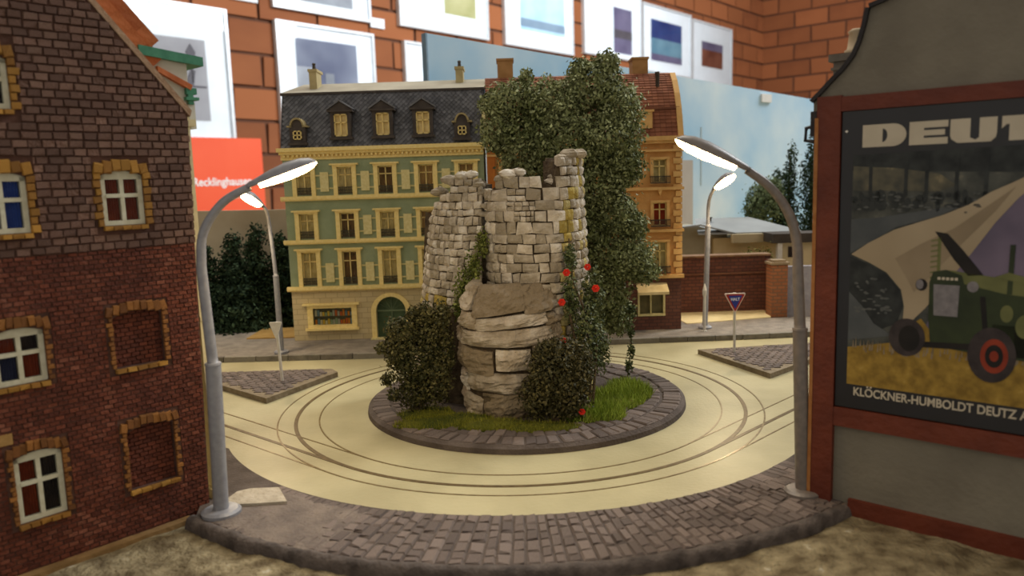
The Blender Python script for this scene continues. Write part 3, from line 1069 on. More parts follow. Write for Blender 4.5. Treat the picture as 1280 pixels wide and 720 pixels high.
def flat(name, polys, mat, layer, parent=pos, zoff=-0.30):
    y = -0.0131 - 0.0004 * layer
    b = MB()
    for pts in polys:
        area = sum(pts[i][0] * pts[(i + 1) % len(pts)][1] - pts[(i + 1) % len(pts)][0] * pts[i][1] for i in range(len(pts)))
        if area < 0:
            pts = pts[::-1]
        b.prism([(x, z + zoff) for x, z in pts], y, -0.0128)
    o = b.build(name, mat, parent)
    if len(polys) > 1:
        o['kind'] = 'stuff'
    return o


def ell(cx_, cz_, rx, rz_, n=28, a0=0, a1=360):
    return [(cx_ + rx * math.cos(R_(a0 + (a1 - a0) * i / n)), cz_ + rz_ * math.sin(R_(a0 + (a1 - a0) * i / n))) for i in range(n if a1 - a0 == 360 else n + 1)]


ph1 = M('print_factory_hall', (46, 50, 50), (84, 86, 80), 22, 0.55, detail=8, c3=(128, 122, 104))
ph2 = M('print_dark_hall', (30, 34, 36), (52, 56, 56), 30, 0.55, detail=8)
ph3 = M('print_hall_floor', (62, 68, 72), (82, 86, 88), 10, 0.55)
pcurl = M('print_paper_curl', (150, 134, 108), (168, 152, 126), 4, 0.55, detail=2)
pcurl2 = M('print_paper_curl_fold', (130, 115, 92), (146, 130, 106), 6, 0.55)
psky = M('print_violet_sky', (92, 84, 104), (116, 104, 124), 6, 0.55)
pwheat = M('print_stubble_field', (122, 96, 36), (158, 128, 54), 40, 0.6, detail=8, c3=(176, 148, 78))
pgreen = M('print_tractor_green', (36, 46, 28), (52, 62, 36), 14, 0.5)
pgreen2 = M('print_tractor_light_green', (92, 96, 56), (110, 112, 68), 14, 0.5)
pgrille = M('print_grille', (112, 108, 112), (132, 128, 130), 60, 0.5)
ptyre = M('print_tyre', (44, 38, 40), (64, 56, 56), 30, 0.6)
phub = M('print_red_hub', (126, 44, 24), (148, 56, 32), 20, 0.5)
pdark = M('print_near_black', (22, 20, 20), (34, 30, 28), 20, 0.6)
pwarm = M('print_warm_windows', (62, 64, 60), (98, 94, 78), 26, 0.6, detail=6, c3=(146, 134, 104))
pdim = M('print_machine_glint', (74, 78, 78), (96, 98, 96), 60, 0.6)

flat('printed_hall', [[(-0.017, 0.392), (0.60, 0.392), (0.60, 1.055), (-0.017, 1.042)]], ph1, 0)
flat('printed_hall_ceiling', [[(-0.017, 1.0), (0.60, 0.975), (0.60, 1.055), (-0.017, 1.042)]], ph2, 1)
flat('printed_hall_windows', [[(-0.015, 0.945), (0.20, 0.94), (0.24, 0.955), (0.2, 0.985), (0.10, 1.003), (-0.015, 1.012)]], pwarm, 2)
flat('printed_columns', [[(x, 0.92), (x + .009, 0.93), (x + .009, 1.04), (x, 1.04)] for x in (0.026, 0.115, 0.165, 0.235, 0.30, 0.39)], ph2, 3)
mach = []
rr = random.Random(5)
for k in range(34):
    x = -0.012 + 0.34 * rr.random()
    zc = 0.90 + 0.03 * rr.random() - 0.0 * x
    mach.append(ell(x, zc, 0.006 + .010 * rr.random(), 0.006 + .014 * rr.random(), 7))
flat('printed_machines', mach, ph2, 3)
flat('printed_machine_highlights', [ell(-0.005 + 0.3 * rr.random(), 0.885 + 0.05 * rr.random(), 0.003 + .006 * rr.random(), 0.0015 + .002 * rr.random(), 7) for k in range(40)], pdim, 4)
flat('printed_hall_floor', [[(-0.017, 0.77), (0.10, 0.845), (0.2, 0.875), (0.3, 0.925), (0.26, 0.905), (0.14, 0.885), (0.05, 0.87), (-0.017, 0.865)]], ph3, 3)
flat('printed_lower_hall', [[(-0.017, 0.762), (0.03, 0.742), (0.08, 0.715), (0.115, 0.675), (0.125, 0.63), (0.11, 0.58), (0.07, 0.56), (0.0, 0.53), (-0.017, 0.53)]], ph2, 1)
flat('printed_lower_floor', [[(-0.017, 0.66), (0.02, 0.62), (0.05, 0.575), (0.1, 0.545), (-0.017, 0.52)]], ph3, 2)
flat('printed_lower_machines', [ell(0.0 + 0.1 * rr.random(), 0.60 + 0.11 * rr.random(), 0.003 + .007 * rr.random(), 0.0015 + .003 * rr.random(), 6) for k in range(34)], pdim, 3)
flat('printed_violet_sky', [[(0.16, 0.52), (0.60, 0.52), (0.60, 1.04), (0.40, 0.965), (0.33, 0.90), (0.25, 0.77)]], psky, 2)
flat('printed_stubble_field', [[(-0.017, 0.392), (0.60, 0.392), (0.60, 0.57), (0.20, 0.56), (0.17, 0.60), (0.15, 0.585), (0.12, 0.53), (0.05, 0.515), (-0.017, 0.50)]], pwheat, 3)
flat('printed_paper_curl', [[(-0.014, 0.767), (0.03, 0.80), (0.096, 0.838), (0.15, 0.857), (0.211, 0.878), (0.27, 0.905), (0.316, 0.936), (0.36, 0.958), (0.41, 0.985), (0.41, 0.955), (0.375, 0.92), (0.33, 0.86), (0.271, 0.765), (0.22, 0.69), (0.18, 0.63), (0.145, 0.588), (0.125, 0.585), (0.127, 0.63), (0.118, 0.675), (0.08, 0.72), (0.035, 0.745)]], pcurl, 4)
flat('printed_curl_fold', [[(0.10, 0.76), (0.16, 0.80), (0.24, 0.845), (0.315, 0.905), (0.37, 0.95), (0.33, 0.89), (0.255, 0.80), (0.2, 0.73), (0.15, 0.67), (0.135, 0.70)]], pcurl2, 5)
# tractor
flat('printed_mower_blade', [[(0.195, 0.835), (0.225, 0.83), (0.26, 0.79), (0.31, 0.725), (0.275, 0.722), (0.24, 0.765)]], pdark, 6)
flat('printed_rake_teeth', [[(0.187, 0.71 + k * .014), (0.206, 0.714 + k * .014), (0.206, 0.718 + k * .014), (0.187, 0.714 + k * .014)] for k in range(8)] + [[(0.203, 0.70), (0.211, 0.70), (0.211, 0.82), (0.203, 0.82)]], pgreen2, 6)
flat('printed_bonnet', [[(0.225, 0.735), (0.33, 0.722), (0.45, 0.712), (0.60, 0.70), (0.60, 0.60), (0.26, 0.66)]], pgreen2, 6)
flat('printed_tractor_body', [[(0.187, 0.70), (0.195, 0.728), (0.225, 0.735), (0.262, 0.722), (0.268, 0.70), (0.36, 0.68), (0.60, 0.66), (0.60, 0.50), (0.30, 0.52), (0.245, 0.525), (0.195, 0.53), (0.188, 0.60)]], pgreen, 7)
flat('printed_grille', [[(0.197, 0.695), (0.258, 0.695), (0.256, 0.612), (0.20, 0.612)]], pgrille, 8)
flat('printed_radiator_lettering', [[(0.206 + k * .010, 0.708), (0.213 + k * .010, 0.708), (0.213 + k * .010, 0.715), (0.206 + k * .010, 0.715)] for k in range(5)], LETTER, 8)
flat('printed_lamp', [ell(0.168, 0.692, 0.014, 0.016)], pdark, 8)
flat('printed_lamp_glass', [ell(0.164, 0.693, 0.009, 0.013), ell(0.288, 0.694, 0.013, 0.014)], pgrille, 9)
flat('printed_axle', [[(0.13, 0.535), (0.30, 0.545), (0.30, 0.528), (0.13, 0.52)], [(0.305, 0.67), (0.317, 0.67), (0.33, 0.55), (0.318, 0.55)]], pdark, 8)
flat('printed_exhaust', [[(0.363, 0.68), (0.374, 0.68), (0.376, 0.805), (0.365, 0.805)]], pgreen, 8)
flat('printed_engine', [ell(0.365, 0.63, 0.014, 0.022), ell(0.405, 0.60, 0.02, 0.03), ell(0.44, 0.65, 0.016, 0.02)], pgreen2, 8)
flat('printed_engine_shadow', [[(0.335, 0.60), (0.50, 0.60), (0.50, 0.52), (0.33, 0.52)]], pdark, 7)
flat('printed_seat', [[(0.335, 0.722), (0.365, 0.735), (0.42, 0.72), (0.5, 0.70), (0.40, 0.708)]], pgreen2, 9)
flat('printed_far_tyre', [ell(0.137, 0.545, 0.045, 0.052)], ptyre, 9)
flat('printed_far_hub', [ell(0.143, 0.543, 0.026, 0.036)], pdark, 10)
flat('printed_near_tyre', [ell(0.337, 0.52, 0.054, 0.072)], ptyre, 9)
flat('printed_near_hub', [ell(0.343, 0.518, 0.031, 0.045)], phub, 10)
flat('printed_near_hub_ring', [ell(0.343, 0.518, 0.020, 0.030)], pdark, 11)
flat('printed_near_hub_cap', [ell(0.343, 0.518, 0.010, 0.014)], phub, 12)
flat('printed_rear_tyre', [ell(0.52, 0.58, 0.085, 0.12)], ptyre, 9)
flat('printed_rear_hub', [ell(0.52, 0.58, 0.05, 0.075)], phub, 10)
stub = []
for k in range(60):
    x = -0.012 + rr.random() * 0.45
    z_ = 0.49 + 0.02 * rr.random()
    stub.append([(x, z_), (x + .004, z_), (x + .006 * rr.random(), z_ + .02 + .012 * rr.random())])
flat('printed_straw', stub, pcurl2, 5)
# big block letters, wide slabs with narrow counters
LZ0, LZ1 = 1.062, 1.122


def quad(x0, x1, z0, z1):
    return [(x0, z0), (x1, z0), (x1, z1), (x0, z1)]


h = LZ1 - LZ0
D = [(0.006, LZ0), (0.082, LZ0)] + ell(0.082, (LZ0 + LZ1) / 2, 0.034, h / 2, 14, -90, 90)[1:-1] + [(0.082, LZ1), (0.006, LZ1)]
lets = [D, quad(0.123, 0.158, LZ0, LZ1), quad(0.158, 0.214, LZ0, LZ0 + .017), quad(0.158, 0.207, LZ0 + .023, LZ1 - .023), quad(0.158, 0.214, LZ1 - .017, LZ1)]
lets += [[(0.219, LZ1), (0.264, LZ1), (0.264, LZ0 + .012), (0.276, LZ0 + .006), (0.276, LZ0), (0.236, LZ0), (0.222, LZ0 + .01), (0.219, LZ0 + .02)], [(0.322, LZ1), (0.284, LZ1), (0.284, LZ0 + .012), (0.276, LZ0 + .006), (0.276, LZ0), (0.310, LZ0), (0.320, LZ0 + .01), (0.322, LZ0 + .02)]]
lets += [quad(0.332, 0.432, LZ1 - .020, LZ1), quad(0.348, 0.416, LZ0, LZ1 - .02), [(0.332, LZ1 - .02), (0.342, LZ1 - .02), (0.332, LZ1 - .03)], [(0.432, LZ1 - .02), (0.422, LZ1 - .02), (0.432, LZ1 - .03)]]
lets += [quad(0.440, 0.530, LZ1 - .018, LZ1), quad(0.440, 0.530, LZ0, LZ0 + .018), [(0.440, LZ0 + .018), (0.49, LZ0 + .018), (0.530, LZ1 - .018), (0.48, LZ1 - .018)]]
flat('block_lettering', lets, LETTER, 0)
flat('letter_counter', [[(0.057, LZ0 + .012)] + ell(0.057, (LZ0 + LZ1) / 2, 0.012, h / 2 - .012, 10, -90, 90)[1:-1] + [(0.057, LZ1 - .012)]], BW, 1)
small = text('small_lettering', 'KLOCKNER-HUMBOLDT DEUTZ A.G.', 0.0335, LETTER, pos, (0.001, -0.0136, 0.061), (R_(90), 0, 0), 0.0007, 0.0003, 0.82)
# the two dots over the O: as wide-set as the third letter of the line
xs_ = sorted({round(v.co.x, 5) for v in small.data.vertices})
wd_ = []
for part_ in ('KL', 'KLO'):
    o_ = text('measure', part_, 0.0335, LETTER, pos, (0, 0, 0), (0, 0, 0), 0.0007, 0.0003)
    wd_.append(max(v.co.x for v in o_.data.vertices))
    bpy.data.objects.remove(o_)
xo = 0.001 + 0.82 * (wd_[0] + wd_[1]) / 2 + 0.0008
flat('letter_dots', [ell(xo - .0046, 0.3895, .0027, .0026, 10), ell(xo + .0046, 0.3895, .0027, .0026, 10)], LETTER, 6)
b = MB()
for x, z_ in ((-0.035, 1.115), (0.08, 0.80), (0.19, 0.535)):
    b.lathe([(0.0035, 0), (0.002, .002)], (0, 0, 0), 8)
b = MB().obox((-0.036, -0.014, 1.108 - .30), (0.006, 0.003, 0.006), 0, 0, 0.6)
b.build('pin', M('pin_white', (210, 206, 196), (220, 216, 206), 10, 0.4), pos)

# ------------------------------------------------------------------ green and cream town house at the back (world coordinates, front at y = 4.85)
FY = 4.85
GX0, GX1 = -1.405, -0.150
gh_o = ((GX0 + GX1) / 2, FY, 0.028)
gh = thing('town_house', 'green town house with cream window surrounds and grey slate mansard roof', 'house', gh_o)
green_w = M('green_render', (136, 148, 116), (152, 162, 130), 8, 0.8, 0.2, bscale=60)
stone_g = MBrick('ground_floor_stone', (186, 168, 126), (198, 180, 138), (168, 150, 112), 0.075, 0.034, 0.0022, bump=0.3)
slate_m = M('slate', (82, 82, 86), (106, 106, 110), 10, 0.7, 0.2, rand=0.14)
slate_b = M('slate_bed', (62, 62, 66), (74, 74, 78), 20, 0.8)
dorm_m = M('dormer_dark_wood', (62, 54, 50), (76, 68, 62), 20, 0.7)
roof_flat = M('roof_zinc', (146, 140, 124), (166, 160, 142), 6, 0.6)
warm_in = M('warm_room', (176, 136, 76), (206, 166, 98), 10, 0.8)
brown_in = M('brown_room', (104, 80, 56), (150, 112, 70), 14, 0.8)
COLS = [-1.277, -1.021, -0.768, -0.515, -0.263]
ROWS = [(0.385, 0.594), (0.682, 0.836), (0.955, 1.120)]
HW = 0.046
hol = [(x - HW, x + HW, z0, z1) for x in COLS for z0, z1 in ROWS]
b = MB(gh_o)
wall_cells(b, GX0, GX1, 0.365, 1.245, hol, FY, FY + 0.03)
b.build('upper_wall', green_w, gh)
b = MB(gh_o)
wall_cells(b, GX0, GX1, 0.028, 0.365, [(-1.276, -1.028, 0.128, 0.236), (-0.872, -0.682, 0.028, 0.30)], FY, FY + 0.03)
ax, ar, az = -0.777, 0.095, 0.203
arc_pts = [(ax - ar * math.cos(math.pi * i / 14), az + ar * math.sin(math.pi * i / 14)) for i in range(15)]
for (xa, za), (xb, zb) in zip(arc_pts, arc_pts[1:]):
    b.prism([(xa, za), (xb, zb), (xb, 0.30), (xa, 0.30)], FY, FY + 0.03)
b.build('ground_floor_wall', stone_g, gh)
MB(gh_o).box(GX0 + .002, GX1 - .002, FY + 0.05, FY + 0.5, 0.028, 1.24).build('house_body', stone_g, gh)
for z0, z1 in ((0.357, 0.378), (0.655, 0.674), (0.927, 0.948)):
    MB(gh_o).box(GX0 - .02, GX1, FY - 0.03, FY, z0, z1).box(GX0 - .02, GX1, FY - 0.022, FY, z0 - .008, z0).build('string_course', cream, gh)
cor = MB(gh_o).box(GX0 - .02, GX1, FY - 0.05, FY, 1.222, 1.245).box(GX0 - .012, GX1, FY - 0.03, FY, 1.205, 1.222).box(GX0 - .006, GX1, FY - 0.012, FY, 1.172, 1.186).box(GX0 - .006, GX1, FY - 0.008, FY, 1.186, 1.205).build('cornice', cream, gh)
for k in range(46):
    x = GX0 + 0.012 + k * 0.0272
    MB(gh_o).box(x, x + .013, FY - 0.026, FY - .007, 1.189, 1.204).build('dentil', cream, cor)
cur_m = [M('lace_curtain', (228, 210, 158), (206, 184, 128), 30, 0.9), brown_in, warm_in]
rail_i = M('balustrade_iron', (70, 66, 52), (86, 80, 62), 40, 0.6)
pane_g = MGlass('far_pane_glass', (240, 242, 238), ior=1.25)
for ri, (z0, z1) in enumerate(ROWS):
    for ci, x in enumerate(COLS):
        f = MB(gh_o)
        for s_ in (-1, 1):
            xa = x + s_ * (HW + .013)
            f.box(xa - .013, xa + .013, FY - .018, FY + .004, z0 - .012, z1 + .002)
        f.box(x - HW - .028, x + HW + .028, FY - .02, FY, z1 + .002, z1 + .014)
        f.box(x - HW - .042, x + HW + .042, FY - .032, FY, z1 + .014, z1 + .024)
        wn = f.build('window', cream, gh)
        sa = MB(gh_o)
        t = 0.006
        sa.box(x - HW, x - HW + t, FY + .008, FY + .016, z0, z1).box(x + HW - t, x + HW, FY + .008, FY + .016, z0, z1)
        sa.box(x - t / 2, x + t / 2, FY + .008, FY + .016, z0, z1).box(x - HW, x + HW, FY + .008, FY + .016, z1 - t, z1)
        sa.box(x - HW, x + HW, FY + .008, FY + .016, z0 + (z1 - z0) * .70, z0 + (z1 - z0) * .70 + t)
        sa.build('sash', cream, wn)
        MB(gh_o).add([(x - HW, FY + .014, z0), (x + HW, FY + .014, z0), (x + HW, FY + .014, z1), (x - HW, FY + .014, z1)], [(0, 1, 2, 3)]).build('pane', pane_g, wn)
        kind = {(2, 0): 0, (2, 1): 0, (2, 2): 1, (2, 3): 2, (2, 4): 2, (1, 0): 0, (1, 1): 1, (1, 2): 0, (1, 3): 2, (0, 0): 0, (0, 1): 1, (0, 2): 0}.get((ri, ci), 0)
        cu = MB(gh_o)
        for s_ in range(8):
            xa, xb = x - HW + 2 * HW * s_ / 8, x - HW + 2 * HW * (s_ + 1) / 8
            cu.add([(xa, FY + .023, z0), ((xa + xb) / 2, FY + .019, z0), (xb, FY + .023, z0), (xa, FY + .023, z1), ((xa + xb) / 2, FY + .019, z1), (xb, FY + .023, z1)], [(0, 1, 4, 3), (1, 2, 5, 4)])
        cu.build('curtain', cur_m[kind], wn)
        rl = MB(gh_o)
        rh = z0 + 0.045
        rl.box(x - HW, x + HW, FY - .004, FY + .002, rh - .005, rh).box(x - HW, x + HW, FY - .004, FY + .002, z0 + .003, z0 + .008).box(x - HW, x + HW, FY - .004, FY + .002, z0 + .022, z0 + .026)
        for k in range(11):
            xx = x - HW + .002 + (2 * HW - .004) * k / 10
            rl.box(xx - .0018, xx + .0018, FY - .003, FY + .001, z0, rh)
        rl.build('balustrade', rail_i, wn)
    for ci in range(4):
        if ri == 1 and ci == 0:
            continue
        x = (COLS[ci] + COLS[ci + 1]) / 2
        p = MB(gh_o).box(x - .026, x + .026, FY - .014, FY, z0 + .018, z0 + .138).build('shutter_panel', cream_dull, gh)
        for zz in (z0 + .038, z0 + .118):
            for xa, xb in ((COLS[ci] + HW + .026, x - .026), (x + .026, COLS[ci + 1] - HW - .026)):
                MB(gh_o).box(xa, xb, FY - .008, FY, zz - .004, zz + .004).build('panel_bar', cream_dull, p)
sw = MB(gh_o)
sw.box(-1.336, -0.975, FY - .03, FY, 0.256, 0.268).box(-1.31, -1.00, FY - .018, FY, 0.236, 0.256).box(-1.325, -0.985, FY - .03, FY, 0.094, 0.108).box(-1.31, -1.00, FY - .018, FY, 0.108, 0.128)
sw.box(-1.31, -1.276, FY - .014, FY + .01, 0.108, 0.256).box(-1.028, -0.995, FY - .014, FY + .01, 0.108, 0.256)
shop = sw.build('shop_window', cream, gh)
MB(gh_o).add([(-1.276, FY + .006, .128), (-1.028, FY + .006, .128), (-1.028, FY + .006, .236), (-1.276, FY + .006, .236)], [(0, 1, 2, 3)]).build('pane', pane_g, shop)
MB(gh_o).box(-1.28, -1.024, FY + .028, FY + .05, .12, .24).box(-1.28, -1.024, FY + .012, FY + .028, .176, .181).build('display_shelf', M('shelf_wood', (96, 96, 76), (120, 112, 80), 20, 0.7), shop)
gc = [(240, 150, 50), (200, 200, 180), (246, 206, 80), (130, 160, 170), (230, 120, 60), (170, 190, 150), (236, 226, 190)]
for k in range(30):
    x = -1.27 + (k % 15) * 0.0162
    zb = 0.128 if k < 15 else 0.181
    c = gc[(k * 3 + k // 4) % 7]
    o = MB(gh_o).box(x, x + .012, FY + .014, FY + .026, zb, zb + random.uniform(.022, .04)).build('display_item', M('goods_%d' % ((k * 3 + k // 4) % 7), c, None, 20, 0.6), shop)
ad = MB(gh_o)
for i in range(14):
    a0, a1 = math.pi * i / 14, math.pi * (i + 1) / 14
    ad.prism([(ax - .126 * math.cos(a0), az + .120 * math.sin(a0)), (ax - .095 * math.cos(a0), az + .095 * math.sin(a0)), (ax - .095 * math.cos(a1), az + .095 * math.sin(a1)), (ax - .126 * math.cos(a1), az + .120 * math.sin(a1))][::-1], FY - .016, FY + .004)
ad.box(ax - .126, ax - .095, FY - .016, FY + .004, .028, az).box(ax + .095, ax + .126, FY - .016, FY + .004, .028, az)
ad = ad.build('arched_doorway', cream, gh)
gd = M('green_door', (62, 82, 56), (78, 98, 66), 20, 0.5)
MB(gh_o).prism([(ax + .097, .03), *[(ax + .097 * math.cos(math.pi * i / 16), az + .097 * math.sin(math.pi * i / 16)) for i in range(17)], (ax - .097, .03)], FY + .032, FY + .045).build('door', gd, ad)
db = MB(gh_o).box(ax - .003, ax + .003, FY + .024, FY + .034, .03, az).box(ax - .095, ax + .095, FY + .022, FY + .034, az - .006, az + .006)
for k in range(5):
    a0 = math.pi * (k + 1) / 6
    db.prism([(ax - .002, az), (ax + .002, az), (ax + .09 * math.cos(a0) + .002, az + .09 * math.sin(a0)), (ax + .09 * math.cos(a0) - .002, az + .09 * math.sin(a0))], FY + .026, FY + .033)
db.build('door_bars', M('door_bar_green', (100, 116, 86), (112, 128, 96), 20, 0.5), ad)
MB(gh_o).box(ax - .13, ax + .13, FY - .05, FY, .028, .036).build('door_step', cream_dull, ad)

# slate mansard
RY0, RZ0, RY1, RZ1_ = FY - 0.02, 1.245, FY + 0.10, 1.583
mans = MB(gh_o)
mans.add([(GX0, RY0, RZ0), (GX1 + .01, RY0, RZ0), (GX1 + .01, RY1, RZ1_), (GX0, RY1, RZ1_), (GX0, RY1 + .3, RZ0), (GX1 + .01, RY1 + .3, RZ0), (GX1 + .01, RY1 + .3, RZ1_ + .085), (GX0 + .05, RY1 + .3, RZ1_ + .085)],
         [(0, 1, 2, 3), (0, 3, 7, 4), (1, 5, 6, 2), (4, 7, 6, 5), (3, 2, 6, 7)])
mans = mans.build('mansard_roof', slate_b, gh)
sv = Vector((0, RY1 - RY0, RZ1_ - RZ0))
sn = Vector((1, 0, 0)).cross(sv).normalized()
sl_, su = sv.length, sv.normalized()
sb, sr = MB(gh_o), []
nr, nc = 23, 42
dw_, dh_ = (GX1 - GX0) / nc, sl_ / nr * 1.0
for r in range(nr):
    for c in range(nc):
        cx_ = GX0 + dw_ * (c + .5 + (0.5 if r % 2 else 0)) + .002
        if cx_ > GX1 - .01:
            continue
        o0 = Vector((cx_, RY0, RZ0)) + su * (dh_ * (r + .5))
        P = [o0 - su * dh_ * 1.0 + sn * .0055, o0 + Vector((dw_ * .5, 0, 0)) + sn * .003, o0 + su * dh_ * .9 + sn * .001, o0 - Vector((dw_ * .5, 0, 0)) + sn * .003]
        sb.add([tuple(p) for p in P] + [tuple(P[0] - sn * .005), tuple(P[1] - sn * .003), tuple(P[3] - sn * .003)], [(0, 1, 2, 3), (0, 4, 5, 1), (0, 3, 6, 4)])
        sr += [random.random()] * 3
tag(sb.build('slates', slate_m, mans, rnd=sr), kind='stuff')
MB(gh_o).box(GX0 - .01, GX1 + .02, RY1 - .012, RY1 + .02, RZ1_ - .006, RZ1_ + .008).build('ridge_gutter', dorm_m, mans)
MB(gh_o).add([(GX0 - .01, RY1 - .005, RZ1_ + .009), (GX1 + .02, RY1 - .005, RZ1_ + .009), (GX1 + .02, RY1 + .33, RZ1_ + .10), (GX0 + .06, RY1 + .33, RZ1_ + .10)], [(0, 1, 2, 3)]).build('roof_top', roof_flat, mans)
MB(gh_o).box(GX1 - .002, GX1 + .016, RY0 - .02, RY1 + .1, RZ0 - .02, 1.50).build('party_wall_edge', cream_dull, gh)


def roof_y(z):
    return RY0 + (RY1 - RY0) * (z - RZ0) / (RZ1_ - RZ0)


for x in (-1.022, -0.764, -0.517):
    d_ = MB(gh_o)
    y0 = roof_y(1.30) - .03
    d_.box(x - .062, x - .041, y0, y0 + .16, 1.30, 1.455).box(x + .041, x + .062, y0, y0 + .16, 1.30, 1.455).box(x - .041, x + .041, y0, y0 + .16, 1.30, 1.308).box(x - .041, x + .041, y0, y0 + .16, 1.443, 1.455)
    d_.box(x - .072, x + .072, y0 - .012, y0 + .03, 1.288, 1.302).box(x - .078, x + .078, y0 - .014, y0 + .16, 1.455, 1.466)
    d_.prism([(x - .078, 1.466), (x + .078, 1.466), (x, 1.515)], y0 - .004, y0 + .2)
    d_ = d_.build('pediment_dormer', dorm_m, gh)
    e = MB(gh_o)
    for s_ in (-1, 1):
        e.obox((x + s_ * .041, y0 + .09, 1.496), (.098, .21, .007), 0, 0, s_ * math.atan2(.05, .078))
    e.build('dormer_roof', slate_m, d_)
    s2 = MB(gh_o)
    s2.box(x - .041, x - .034, y0 + .006, y0 + .02, 1.308, 1.443).box(x + .034, x + .041, y0 + .006, y0 + .02, 1.308, 1.443).box(x - .003, x + .003, y0 + .006, y0 + .02, 1.308, 1.443)
    s2.box(x - .041, x + .041, y0 + .006, y0 + .02, 1.308, 1.315).box(x - .041, x + .041, y0 + .006, y0 + .02, 1.436, 1.443).box(x - .041, x + .041, y0 + .006, y0 + .02, 1.388, 1.394)
    s2.build('sash', cream, d_)
    MB(gh_o).box(x - .041, x + .041, y0 + .024, y0 + .03, 1.308, 1.443).build('curtain', cur_m[0], d_)
for x in (-1.288, -0.276):
    y0 = roof_y(1.27) - .03
    ap = [(x + .048, 1.275), (x + .048, 1.37), *[(x + .034 * math.cos(math.pi * i / 10), 1.375 + .042 * math.sin(math.pi * i / 10)) for i in range(11)], (x - .048, 1.37), (x - .048, 1.275)]
    d_ = MB(gh_o).prism(ap[::-1][::-1] if True else ap, y0, y0 + .16).box(x - .058, x + .058, y0 - .012, y0 + .02, 1.262, 1.276).build('round_dormer', dorm_m, gh)
    e = MB(gh_o)
    for i in range(10):
        a0, a1 = math.pi * i / 10, math.pi * (i + 1) / 10
        e.prism([(x + .044 * math.cos(a0), 1.375 + .052 * math.sin(a0)), (x + .044 * math.cos(a1), 1.375 + .052 * math.sin(a1)), (x + .034 * math.cos(a1), 1.375 + .042 * math.sin(a1)), (x + .034 * math.cos(a0), 1.375 + .042 * math.sin(a0))], y0 - .012, y0 + .15)
    e.box(x - .062, x - .034, y0 - .012, y0 + .1, 1.370, 1.379).box(x + .034, x + .062, y0 - .012, y0 + .1, 1.370, 1.379)
    e.build('hood_mould', M('hood_mould_stone', (150, 134, 92), (164, 148, 106), 30, 0.7), d_)
    s2 = MB(gh_o)
    for xx in (-.026, -.003, .020):
        s2.box(x + xx, x + xx + .006, y0 - .008, y0 + .002, 1.295, 1.348)
    for zz in (1.295, 1.318, 1.342):
        s2.box(x - .026, x + .026, y0 - .008, y0 + .002, zz, zz + .006)
    s2.build('sash', cream, d_)
    MB(gh_o).box(x - .022, x + .022, y0 - .003, y0 + .001, 1.297, 1.345).build('pane', dark_in, d_)
for x, d0 in ((-1.235, .12), (-0.300, .2)):
    c_ = MB(gh_o).box(x - .024, x + .024, RY1 + d0, RY1 + d0 + .13, RZ1_ - .02, 1.735).box(x - .030, x + .030, RY1 + d0 - .006, RY1 + d0 + .156, 1.735, 1.752).build('chimney', M('chimney_render', (168, 152, 110), (184, 168, 124), 14, 0.8), gh)
    b = MB(gh_o)
    b.lathe([(.012, 1.752), (.010, 1.785), (.013, 1.79), (.008, 1.796)], (x, RY1 + d0 + .05, 0), 10)
    b.build('chimney_pot', dark_metal, c_)

# ------------------------------------------------------------------ ochre town house beside it
OX0, OX1 = -0.132, 1.078
oh_o = ((OX0 + OX1) / 2, FY, 0.028)
oh = thing('town_house', 'ochre orange town house with brown tiled roof, half hidden behind the tree', 'house', oh_o)
ochre_w = M('ochre_render', (188, 136, 76), (204, 152, 92), 7, 0.8, 0.2, bscale=50)
ochre_t = M('ochre_trim', (200, 156, 94), (214, 170, 108), 20, 0.7)
brown_s = MBrick('brown_ground_floor_brick', (92, 54, 42), (112, 68, 52), (74, 48, 40), 0.05, 0.022, 0.0025)
brown_tile = M('brown_roof_tile', (126, 76, 54), (146, 92, 66), 12, 0.8, 0.2, rand=0.14)
OC = [0.0, 0.235, 0.47, 0.705, 0.945]
OR_ = [(0.40, 0.592), (0.695, 0.84), (0.965, 1.108)]
hol = [(x - .042, x + .042, z0, z1) for x in OC for z0, z1 in OR_]
b = MB(oh_o)
wall_cells(b, OX0, OX1, 0.37, 1.24, hol, FY, FY + .03)
b.build('upper_wall', ochre_w, oh)
b = MB(oh_o)
wall_cells(b, OX0, OX1, 0.028, 0.37, [(0.80, 0.975, .128, .30)], FY - .004, FY + .03)
b.build('ground_floor_wall', brown_s, oh)
MB(oh_o).box(OX0, OX1 - .002, FY + .05, FY + .5, 0.028, 1.24).build('house_body', ochre_w, oh)
for z0, z1 in ((.362, .385), (.655, .672), (.918, .936), (1.155, 1.168)):
    MB(oh_o).box(OX0, OX1 + .015, FY - .025, FY, z0, z1).build('string_course', ochre_t, oh)
MB(oh_o).box(OX0, OX1 + .02, FY - .045, FY, 1.222, 1.248).box(OX0, OX1 + .01, FY - .03, FY, 1.205, 1.222).build('cornice', ochre_t, oh)
for k in range(20):
    z = .39 + k * .0405
    wq = .05 if k % 2 else .034
    MB(oh_o).box(OX1 - wq, OX1 + .006, FY - .012, FY + .012, z, z + .034).build('quoin', ochre_t, oh)
MB(oh_o).box(OX0, OX0 + .05, FY - .02, FY, .385, 1.2).build('pilaster', M('dark_ochre', (168, 96, 36), (182, 110, 46), 16, 0.8), oh)
red_c2 = M('red_curtain_far', (170, 60, 34), (190, 76, 44), 30, 0.8)
